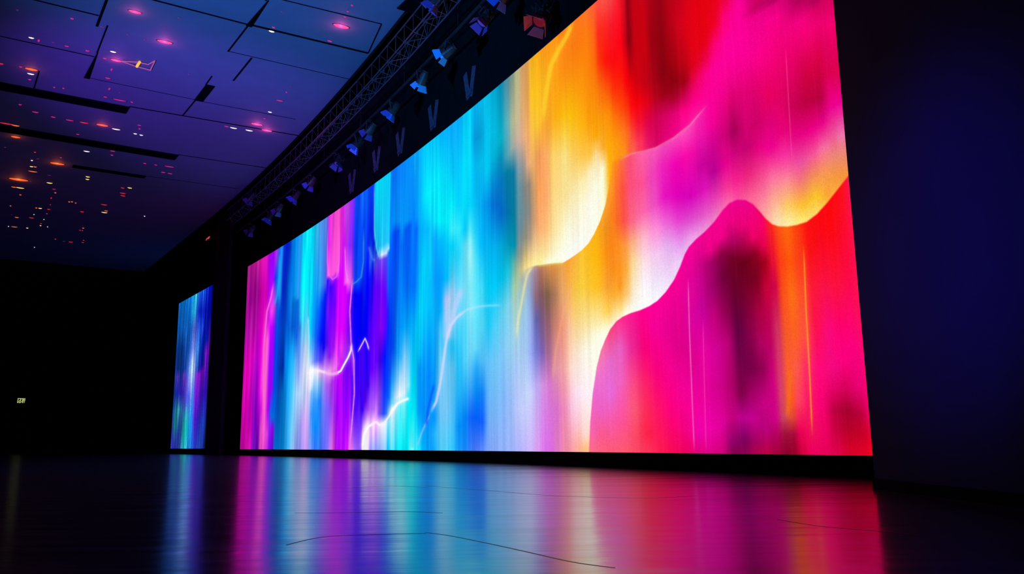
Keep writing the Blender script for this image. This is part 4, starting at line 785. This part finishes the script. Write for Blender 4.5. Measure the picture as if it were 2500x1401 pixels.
def make_lamp(lens_m, barn=True, barn_m=None):
    root = empty('stage_lamp')
    # local frame: clamp at origin, body hangs at z=-.36, shines along +X pitched down
    MB().tube((0, 0, .05), (0, 0, -.08), .018).box((0, 0, 0), (.035, .035, .045)).build('clamp', M_pipe, root)
    y = MB(); y.box((0, 0, -.09), (.02, .17, .008)); y.box((0, .165, -.22), (.02, .006, .14)); y.box((0, -.165, -.22), (.02, .006, .14)); y.build('yoke', M_house, root)
    M = Matrix.Translation((0, 0, -.33)) @ Matrix.Rotation(PI * .2, 4, 'Y')
    h = MB(); h.lathe([(.05, -.26), (.09, -.25), (.11, -.2), (.125, -.05), (.14, .06), (.145, .14), (.13, .14), (.125, .12)], 18, M)
    for i in range(5): h.lathe([(.115, -.2 + .03 * i), (.135, -.197 + .03 * i), (.135, -.192 + .03 * i), (.115, -.188 + .03 * i)], 18, M)
    h.build('housing', M_house, root, smooth=False)
    MB().lathe([(.124, .121), (.115, .135), (.08, .15), (.03, .158)], 18, M).build('lens', lens_m, root, smooth=True)
    MB().tube(M @ Vector((0, .14, 0)), M @ Vector((0, .2, 0)), .025).build('knob', M_pipe, root)
    if barn:
        for ang in (0, 90, 180, 270):
            R_ = M @ Matrix.Rotation(math.radians(ang), 4, 'X')
            vs = [R_ @ Vector(v) for v in ((.14, -.10, .135), (.14, .10, .135), (.30, .15, .21), (.30, -.15, .21), (.144, -.10, .130), (.144, .10, .130), (.304, .15, .205), (.304, -.15, .205))]
            MB().add(vs, [(0, 1, 2, 3), (7, 6, 5, 4), (0, 4, 5, 1), (1, 5, 6, 2), (2, 6, 7, 3), (3, 7, 4, 0)]).build('barn_door', barn_m or M_house, root)
    return root
M_flap = {'cyan': mat('flap_lit_sky_blue', (.05, .40, .85), .5, noise=.15), 'blue': mat('flap_lit_blue', (.05, .12, .6), .5, noise=.15), 'violet': mat('flap_lit_violet', (.10, .05, .3), .5, noise=.2)}  # tint of the screen's light painted into the flap colours
kinds = {k: make_lamp(M_lens[k], True, M_flap.get(k)) for k in ('cyan', 'blue', 'violet')}
# y on the batten curve, kind, turn, pitch, label
FX = [
 (13.95, 'blue', 2.5, .1, 'blue stage lamp cut by the top frame edge on the batten'),
 (14.75, 'violet', 3.6, .3, 'dark ribbed stage lamp with faint blue lines right after the topmost one'),
 (16.05, 'cyan', 2.7, -.2, 'brightest stage lamp with a large flat flap coloured as lit sky blue'),
 (17.4, 'cyan', 2.3, .2, 'stage lamp with a striped blue housing below the brightest one'),
 (19.05, 'blue', 2.9, .25, 'small royal blue stage lamp halfway down the batten'),
 (20.25, 'violet', 2.5, 0, 'violet tinted stage lamp with an angular flap halfway down the batten'),
 (21.3, 'blue', 3.2, .3, 'dim small blue stage lamp between two violet ones'),
 (22.65, 'violet', 3.9, .5, 'pale violet stage lamp tangled with cables'),
 (24.5, 'blue', 2.6, .1, 'bright blue stage lamp on the far third of the batten'),
 (25.9, 'blue', 2.9, .2, 'blue stage lamp just beyond the bright one on the far batten'),
 (27.3, 'violet', 2.5, .1, 'purple wedge shaped stage lamp on the far batten'),
 (28.4, 'blue', 3.1, .4, 'tiny dim stage lamp next to the last of the row'),
 (30.0, 'violet', 2.6, .1, 'farthest dim purple stage lamp at the end of the batten'),
]
used = set()
for (y, k, tz, ty, lab) in FX:
    o = kinds[k] if k not in used else copy_tree(kinds[k]); used.add(k)
    p = off(y, .9); o.location = (p.x, p.y, 8.24); o.rotation_euler = (0, ty, tz); o.scale = (.78, .78, .78)
    tag(o, lab, 'stage lamp', 'stage lamps hanging in a row above the big screen')
# two purple lamps hung from the truss
for (y, d_, z_, lab) in ((15.48, 1.5, 8.86, 'small purple lamp hanging beside the near end of the truss'), (28.46, 1.48, 8.86, 'small purple lamp at the far end of the truss by the ceiling edge')):
    o = copy_tree(kinds['violet']); p = off(y, d_); o.location = (p.x, p.y, z_); o.rotation_euler = (0, .2, 2.8)
    tag(o, lab, 'stage lamp', 'purple lamps on the truss')
# red lit lamp close over the screen edge
rl = make_lamp(M_lens['red'], True, mat('flap_red', (.5, .06, .08), .5, noise=.2)); p = off(14.0, .25); rl.location = (p.x, p.y, 7.95); rl.rotation_euler = (.5, .4, 3.3)
tag(rl, 'red lit stage lamp close over the orange edge of the screen', 'stage lamp')

# V shaped light reflections on the bulkhead, built as thin grey plates
def v_reflection():
    o = empty('bulkhead_reflection')
    MB().box((-.13, .03, .06), (.095, .02, .33), Matrix.Rotation(-.28, 4, 'Y')).build('arm', M_vrefl, o)
    MB().box((.13, .03, .06), (.095, .02, .33), Matrix.Rotation(.28, 4, 'Y')).build('arm', M_vrefl, o)
    MB().box((0, .01, -.2), (.12, .03, .06)).build('foot_plate', M_vrefl, o)
    return o
v0 = v_reflection()
for i, (px_, y, z, lab) in enumerate([(0, 17.9, 8.0, 'grey V shaped light reflection nearest the orange part of the screen, the clearest'), (0, 20.2, 7.98, 'grey V shaped light reflection above the bright cyan part of the screen'),
      (0, 22.9, 8.0, 'dim V shaped light reflection above the blue part of the screen'), (0, 24.9, 8.05, 'dim V shaped light reflection above the lone cyan lobe'), (0, 27.2, 7.95, 'faintest V shaped light reflection above the pink lobes')]):
    o = v0 if i == 0 else copy_tree(v0)
    yy_ = VY[i]; p = off(yy_, -.118); o.location = (p.x, p.y, z); o.rotation_euler = (0, 0, heading(yy_) + PI)
    tag(o, lab, 'bracket', 'V shaped reflections on the bulkhead')

# ---------------------------------------------------------------- far wall: door, sign, panels
yw = YF - .002
door = empty('door_1', (-34.9, yw, 0)); door['kind'] = 'structure'
MB().box((-1.0, -.04, 1.4), (.98, .03, 1.4)).build('door_leaf', M_door, door)
MB().box((1.0, -.04, 1.4), (.98, .03, 1.4)).build('door_leaf', M_door, door)
b = MB(); b.box((-2.05, -.05, 1.45), (.05, .05, 1.45)); b.box((2.05, -.05, 1.45), (.05, .05, 1.45)); b.box((0, -.05, 2.86), (2.1, .05, .04)); b.box((.0, -.085, 1.4), (.025, .01, 1.4)); b.build('door_frame', M_trimd, door)
for s_ in (-1, 1): MB().tube((s_ * .2, -.1, .95), (s_ * .2, -.1, 1.25), .02).build('door_handle', M_trimd, door)
cn = MB().box((-34.8, YF - .12, 4.68), (1.25, .12, .03)).build('ledge', M_trimd); tag(cn, 'thin dim ledge over the exit sign on the far wall', 'ledge')
# sign: small green-yellow letters on a black box
sg = empty('exit_sign', (-35.09, YF - .16, 3.67)); tag(sg, 'small lit yellow green exit sign on the dark far wall', 'sign')
MB().box((0, .05, 0), (.42, .05, .26)).build('box', M_black, sg)
M_sign = glow('sign_yellow_green', 'D8E090', .7)
def strokes2(paths, wd, name):
    b = MB()
    for pth in paths:
        for (x0, z0), (x1, z1) in zip(pth[:-1], pth[1:]):
            p, q = Vector((x0, 0, z0)), Vector((x1, 0, z1)); d = (q - p).normalized(); n = Vector((-d.z, 0, d.x)) * wd; e = d * wd * .6
            a = [p - e + n, q + e + n, q + e - n, p - e - n]
            vs = [(v.x, -.008, v.z) for v in a] + [(v.x, .002, v.z) for v in a]
            b.add(vs, [(0, 1, 2, 3), (7, 6, 5, 4), (0, 4, 5, 1), (1, 5, 6, 2), (2, 6, 7, 3), (3, 7, 4, 0)])
    return b.build(name, M_sign, sg)
strokes2([[(-.24, .15), (.27, .13)]], .02, 'letter_bar')
strokes2([[(-.22, .15), (-.25, -.13), (-.19, -.13)]], .024, 'letter_i')
strokes2([[(-.08, .14), (-.03, .08), (-.1, .0), (-.15, -.06), (-.1, -.15), (-.02, -.13), (.01, -.07), (-.05, -.01)]], .022, 'letter_s')
strokes2([[(.07, .12), (.11, -.16), (.17, .12)], [(.27, .12), (.22, -.15)], [(.19, .1), (.15, -.04)]], .02, 'letter_w')
def panel(x0, x1, z0, z1, label):
    o = MB().box(((x0 + x1) / 2, YF - .06, (z0 + z1) / 2), ((x1 - x0) / 2, .058, (z1 - z0) / 2)).build('acoustic_panel', M_redpan); tag(o, label, 'wall panel', 'dark red panels on the far wall')
panel(-39.5, -32.65, 7.2, 8.9, 'large dark red acoustic panel high on the far wall')
panel(-32.4, -30.5, 3.2, 7.3, 'tall narrow dark red acoustic panel right of the exit sign')

# ---------------------------------------------------------------- added unseen spots near the floor, tinting ceiling and right wall
def spot(loc, target, col, power, size=60, blend=1.0, rad=.3):
    l = bpy.data.lights.new('added_fill', 'SPOT'); l.energy = power; l.color = col; l.spot_size = math.radians(size); l.spot_blend = blend; l.shadow_soft_size = rad
    o = bpy.data.objects.new('added_fill_light', l); COL.objects.link(o); o.location = loc
    o.rotation_euler = (Vector(target) - Vector(loc)).to_track_quat('-Z', 'Y').to_euler(); return o
for s in SPOTS: spot(*s)

wd = bpy.data.worlds.new('dark'); SC.world = wd; wd.use_nodes = True
wd.node_tree.nodes['Background'].inputs['Color'].default_value = (0.01, 0.01, 0.03, 1); wd.node_tree.nodes['Background'].inputs['Strength'].default_value = .02

# ---------------------------------------------------------------- camera
cam = bpy.data.cameras.new('camera'); co = bpy.data.objects.new('camera', cam); COL.objects.link(co); SC.camera = co
rx = Vector((0.9999191266, 0.0022718412648959387, -0.0125131503093146)); up = Vector((0.012717711798762545, -0.17862156096859413, 0.9838356558713179)); bk = Vector((0.0, -0.9839152284086317, -0.17863600786400843))
Mx = Matrix((( rx.x, up.x, bk.x, 0), (rx.y, up.y, bk.y, 0), (rx.z, up.z, bk.z, .4), (0, 0, 0, 1)))
co.matrix_world = Mx
cam.sensor_fit = 'HORIZONTAL'; cam.sensor_width = 36; cam.lens = 36 * 2070 / 2500; cam.clip_start = .02; cam.clip_end = 300
SC.view_settings.view_transform = 'Standard'; SC.view_settings.look = 'None'; SC.view_settings.exposure = 0; SC.view_settings.gamma = 1; SC.view_settings.use_curve_mapping = False
SC.cycles.use_denoising = True
SC.cycles.max_bounces = 6
SC.cycles.sample_clamp_indirect = 4
